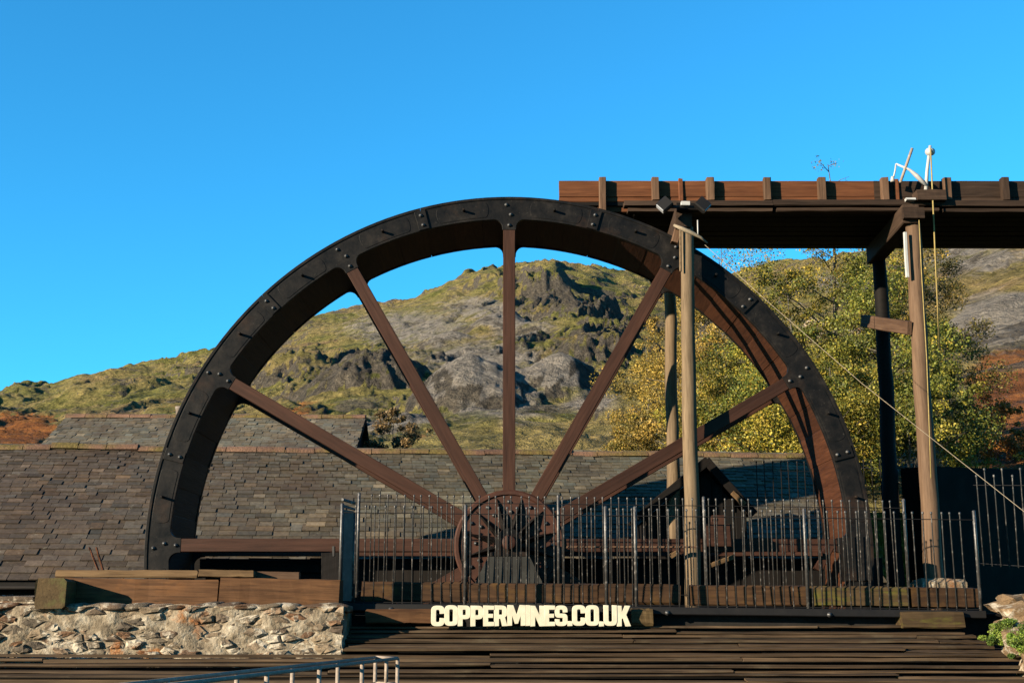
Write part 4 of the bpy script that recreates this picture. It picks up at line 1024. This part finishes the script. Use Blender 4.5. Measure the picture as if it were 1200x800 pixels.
# ------------------------------------------------------------------ rocks and moss at the right
rk = [(1188, 708, 12.85, .26, .10, 'flat pale rock beside the end post of the platform'), (1199, 722, 12.6, .24, .13, 'sandy coloured rock behind the mossy one'), (1172, 742, 12.45, .15, .13, 'rounded rock half hidden in bright moss'), (1200, 752, 12.2, .26, .18, 'large rock with bright green moss spilling down'), (1238, 735, 12.4, .35, .25, 'outer rock at the edge of the boards'), (1228, 775, 11.9, .30, .25, 'low rock under the mossy ones at the boards')]
for k, (px, py, yy, rx, rz, l) in enumerate(rk):
    o = put('rock', stone_me[k].copy(), None, None, T(P(px, py, yy)) @ Matrix.Rotation(k * .9, 4, 'Z') @ Matrix.Diagonal((rx, rx * .9, rz, 1)), label=l, cat='rock', group='rocks beside the boarded slope')
    o.data.materials.clear(); o.data.materials.append(M_['rock'])
    for v in o.data.vertices:
        c = v.co.copy(); c *= 1 + .28 * (mnoise.cell(c * 1.7 + Vector((k * 5.3, 1, 2))) - .5) + .10 * mnoise.noise(c * 5); v.co = c
    o.data.polygons.foreach_set('use_smooth', [False] * len(o.data.polygons))
vs = [P(1120, 740, 13.3), P(1420, 700, 13.3), P(1420, 800, 10.5), P(1215, 800, 11.2)]
def leaf_cloud(centres, n, size, pal, seed, flat=0.0):
    rs = np.random.RandomState(seed); cs = np.array([c[:3] for c in centres], float); rr = np.array([c[3] for c in centres], float); rz = np.array([c[4] if len(c) > 4 else c[3] for c in centres], float)
    pw_ = np.array([c[5] if len(c) > 5 else 1.0 for c in centres]); idx = rs.choice(len(cs), n, p=pw_ / pw_.sum())
    d = rs.normal(size=(n, 3)); d /= np.linalg.norm(d, axis=1)[:, None]; d *= (rs.rand(n) ** .5)[:, None]
    p = cs[idx] + d * np.stack([rr[idx], rr[idx], rz[idx]], 1)
    a = rs.normal(size=(n, 3)); a /= np.linalg.norm(a, axis=1)[:, None]; b = rs.normal(size=(n, 3)); b = np.cross(a, b); b /= np.linalg.norm(b, axis=1)[:, None]
    sz = size * rs.uniform(.6, 1.35, n)[:, None]
    Vv = np.stack([p - a * sz * .62, p + b * sz * .40, p + a * sz * .62, p - b * sz * .40], 1).reshape(-1, 3)
    Fq_ = np.arange(n * 4).reshape(n, 4)
    pal = np.array(pal, float); cl = rs.randint(0, len(pal), len(cs)); mixv = rs.rand(n)
    ci = np.where(mixv < .6, cl[idx], rs.randint(0, len(pal), n)); col = pal[ci] * (rs.uniform(.5, 1.5, n) * rs.uniform(.55, 1.3, len(cs))[idx])[:, None]
    col4 = np.concatenate([np.clip(col, 0, 1), np.ones((n, 1))], 1); return Vv, Fq_, np.repeat(col4, 4, 0)
def leaf_mesh(name, data):
    Vv, Fq_, col = data; me = np_mesh(name, Vv, Fq_); ca = me.color_attributes.new('Col', 'FLOAT_COLOR', 'POINT'); ca.data.foreach_set('color', col.astype(np.float32).ravel()); return me
mossp = [(.10, .17, .02), (.16, .22, .03), (.06, .11, .015), (.20, .24, .05)]
for (pts, l) in (([(1175, 736, 12.25, .13), (1187, 733, 12.25, .11), (1170, 750, 12.2, .09), (1181, 746, 12.2, .10)], 'bright green moss cushion on the rounded rock'), ([(1193, 745, 11.9, .12), (1207, 741, 11.9, .13), (1199, 760, 11.85, .12), (1214, 758, 11.85, .12)], 'bright green moss cushion spilling over the large rock')):
    cen = [(*P(a, b, c), d, d * .8) for a, b, c, d in pts]
    put('moss_cushion', leaf_mesh('moss', leaf_cloud([(x + rnd.gauss(0, .05), y + rnd.gauss(0, .05), z + rnd.gauss(0, .05), a * rnd.uniform(.3, .8), b * rnd.uniform(.25, .7)) for (x, y, z, a, b) in cen for _ in range(6)], 16000, .013, mossp, 3)), M_['leaf'], label=l, cat='moss')
# shaded retaining wall beyond the right post
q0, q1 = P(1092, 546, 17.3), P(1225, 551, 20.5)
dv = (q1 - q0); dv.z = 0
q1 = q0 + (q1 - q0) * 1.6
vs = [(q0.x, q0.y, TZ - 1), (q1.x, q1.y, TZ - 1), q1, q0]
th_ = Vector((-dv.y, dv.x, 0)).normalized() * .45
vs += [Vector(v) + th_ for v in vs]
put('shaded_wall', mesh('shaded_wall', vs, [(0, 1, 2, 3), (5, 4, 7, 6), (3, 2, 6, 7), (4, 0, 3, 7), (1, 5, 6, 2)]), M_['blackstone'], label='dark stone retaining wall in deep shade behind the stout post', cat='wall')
rail_fence('railing', 'dark spiked railing beyond the right rim below the trees', P(1000, 600, 18.6), P(1090, 600, 18.2), P(1040, 548, 18.4).z - P(1040, 600, 18.4).z, P(1040, 538, 18.4).z - P(1040, 600, 18.4).z, [], .13, None, mat=M_['blackmetal'])
rail_fence('railing', 'dark spiked railing against the barn roof left of the right rim', P(884, 606, 17.25), P(960, 606, 17.35), P(900, 552, 17.3).z - P(900, 606, 17.3).z, P(900, 540, 17.3).z - P(900, 606, 17.3).z, [], .12, None, mat=M_['blackmetal'])

# ------------------------------------------------------------------ trees
def tree(name, label, px, Yd, top_py, width, pal, n, seed, low=.12, leaf=.048, sparse_top=0.0, group='autumn trees on the bank beyond the barn', bare=False, lean=0):
    r = random.Random(seed)
    bx = (px - 600) / F * Yd * .985; bz = fell_z(bx, Yd) - .25
    h = P(px, top_py, Yd).z - bz; th = thing(name, label, 'tree' if h > 3 else 'bush', (bx, Yd, bz), group)
    tv, tf, cen = [], [], []
    def add(pts, rads, nn=6):
        v, f = tube_data([Vector(p) for p in pts], rads, nn, .08, r.random()); k = len(tv); tv.extend(v); tf.extend([tuple(a + k for a in q) for q in f])
    tr = [Vector((lean * (i_ / 7) + r.gauss(0, .03) * h * .25 * (i_ > 0), r.gauss(0, .03) * h * .25 * (i_ > 0), h * .97 * i_ / 7)) for i_ in range(8)]
    add(tr, [max(.013 * h * (1 - i_ / 7.6), .008) for i_ in range(8)], 8)
    nl = int(12 + h * 2.6)
    for k in range(nl):
        f = low + (1 - low) * (k + r.random()) / nl; i_ = min(int(f * 7), 6); p = tr[i_].lerp(tr[i_ + 1], f * 7 - i_)
        a = k * 2.4 + r.uniform(-.5, .5); prof = math.sin(math.pi * (min(f, .999) ** .75)) ** .7 * .9 + .12
        ln = width / 2 * prof * r.uniform(.6, 1.15)
        dr = Vector((math.cos(a), math.sin(a), 0)); e = p + dr * ln + Vector((0, 0, ln * r.uniform(.15, .7)))
        m1 = p.lerp(e, .5) + Vector((0, 0, ln * .08)); rad = .0045 * h * (1 - f * .7)
        add([p, m1, e], [rad, rad * .6, .004], 5)
        wt = 1 - sparse_top * max(0, f - .55) / .45
        for j in range(3):
            q = p.lerp(e, r.uniform(.35, 1.08)) + Vector((r.gauss(0, .16), r.gauss(0, .16), r.gauss(0, .14))) * ln
            add([p.lerp(e, .3 + .25 * j), q], [rad * .4, .003], 4)
            rc = r.choice((.13, .18, .22, .30, .42)) * r.uniform(.8, 1.2) * max(ln, .5); cen.append((q.x, q.y, q.z, rc, rc * r.uniform(.6, 1.0), max(wt, .03) * rc ** 1.6))
    put('trunk', mesh('trunk', tv, tf, True), M_['bark'], th, T((bx, Yd, bz)))
    if not bare: put('crown', leaf_mesh('crown', leaf_cloud(cen, n, leaf, pal, seed)), M_['leaf'], th, T((bx, Yd, bz)))
    return th
def br(p, k=1.45): return [tuple(min(c * k, .8) for c in q) for q in p]
ygr = [(.085, .095, .012), (.125, .120, .014), (.19, .155, .018), (.055, .070, .012), (.24, .175, .022)]
gold = [(.20, .135, .022), (.27, .175, .03), (.15, .115, .02), (.11, .095, .02), (.30, .20, .045)]
grn = [(.080, .090, .012), (.12, .118, .014), (.18, .15, .018), (.055, .065, .010)]
dull = [(.10, .088, .018), (.15, .115, .025), (.07, .07, .014), (.19, .13, .025)]
oran = [(.22, .085, .015), (.29, .12, .02), (.15, .055, .012), (.20, .12, .02)]
TR = [('birch_tree', 'golden birch seen between the two right hand spokes', 764, 44, 400, 2.0, gold, 3600, 1, {}),
      ('birch_tree', 'golden brown birch just left of the floodlit post', 792, 40, 345, 2.2, gold, 5200, 2, {}),
      ('birch_tree', 'olive and gold birch right of the floodlit post inside the wheel', 838, 37, 330, 3.0, gold, 10000, 3, {}),
      ('birch_tree', 'yellow green birch framed by the right rim of the wheel', 886, 35, 345, 2.8, ygr, 9500, 4, {}),
      ('birch_tree', 'yellow green birch just outside the right rim', 940, 33, 318, 2.9, ygr, 11000, 5, {}),
      ('birch_tree', 'tall thin birch whose twigs top out above the flume', 1000, 34, 182, 3.0, ygr, 9500, 6, {'sparse_top': .90}),
      ('birch_tree', 'green birch behind the stout post and cross rail', 1046, 31, 292, 2.6, grn, 11000, 7, {}),
      ('birch_tree', 'dull olive birch right of the stout post under the flume', 1104, 32, 262, 2.5, dull, 10000, 8, {'sparse_top': .5}),
      ('birch_tree', 'lower green birch above the shaded wall', 1128, 29, 432, 2.0, grn, 6500, 9, {}),
      ('bush', 'orange brown bush at the edge of the bracken slope', 1182, 33, 478, 1.7, oran, 5000, 10, {}),
      ('bush', 'golden bush low behind the barn ridge by the spoke', 752, 36, 490, 1.6, gold, 3600, 12, {}),
      ('bush', 'low olive bush behind the barn ridge inside the wheel', 860, 31, 455, 3.0, ygr, 8000, 13, {}),
      ('bush', 'low yellow green bush behind the barn end', 915, 30, 440, 2.8, ygr, 8000, 14, {}),
      ('bush', 'green bush filling the gap below the cross rail', 985, 28, 425, 2.8, ygr, 9000, 15, {}),
      ('bush', 'dark green bush right behind the shaded wall', 1075, 27.5, 440, 2.6, grn, 8000, 16, {}),
      ('bush', 'brown russet shrub beside gable of the rear building', 458, 27.5, 484, 1.6, [(.11, .07, .03), (.14, .09, .035), (.08, .06, .025)], 5000, 17, {})]
for (nm, lb_, px, yd_, ty, wd, pal, n, sd_, kw) in TR: tree(nm, lb_, px, yd_, ty, wd * 1.35, br(pal, 1.25), int(n * 2.9), sd_, **kw)
tree('bare_tree', 'nearly bare twiggy tree against the sky below the flume', 858, 46, 284, 2.6, dull, 700, 21, sparse_top=.2)
for k, (px, py, rr, l) in enumerate(((962, 388, 1.0, 'pale boulder among the birches beside the guy line'), (1012, 386, .8, 'smaller pale boulder by the dark rear post'))):
    Yb = at_el(px, py + 8)
    put('boulder', stone_me[k + 3].copy(), None, None, T((px_az(px) * Yb, Yb, fell_z(px_az(px) * Yb, Yb) + Yb * .006)) @ Matrix.Diagonal((Yb * .011 * rr, Yb * .011 * rr, Yb * .010 * rr, 1)), label=l, cat='boulder')
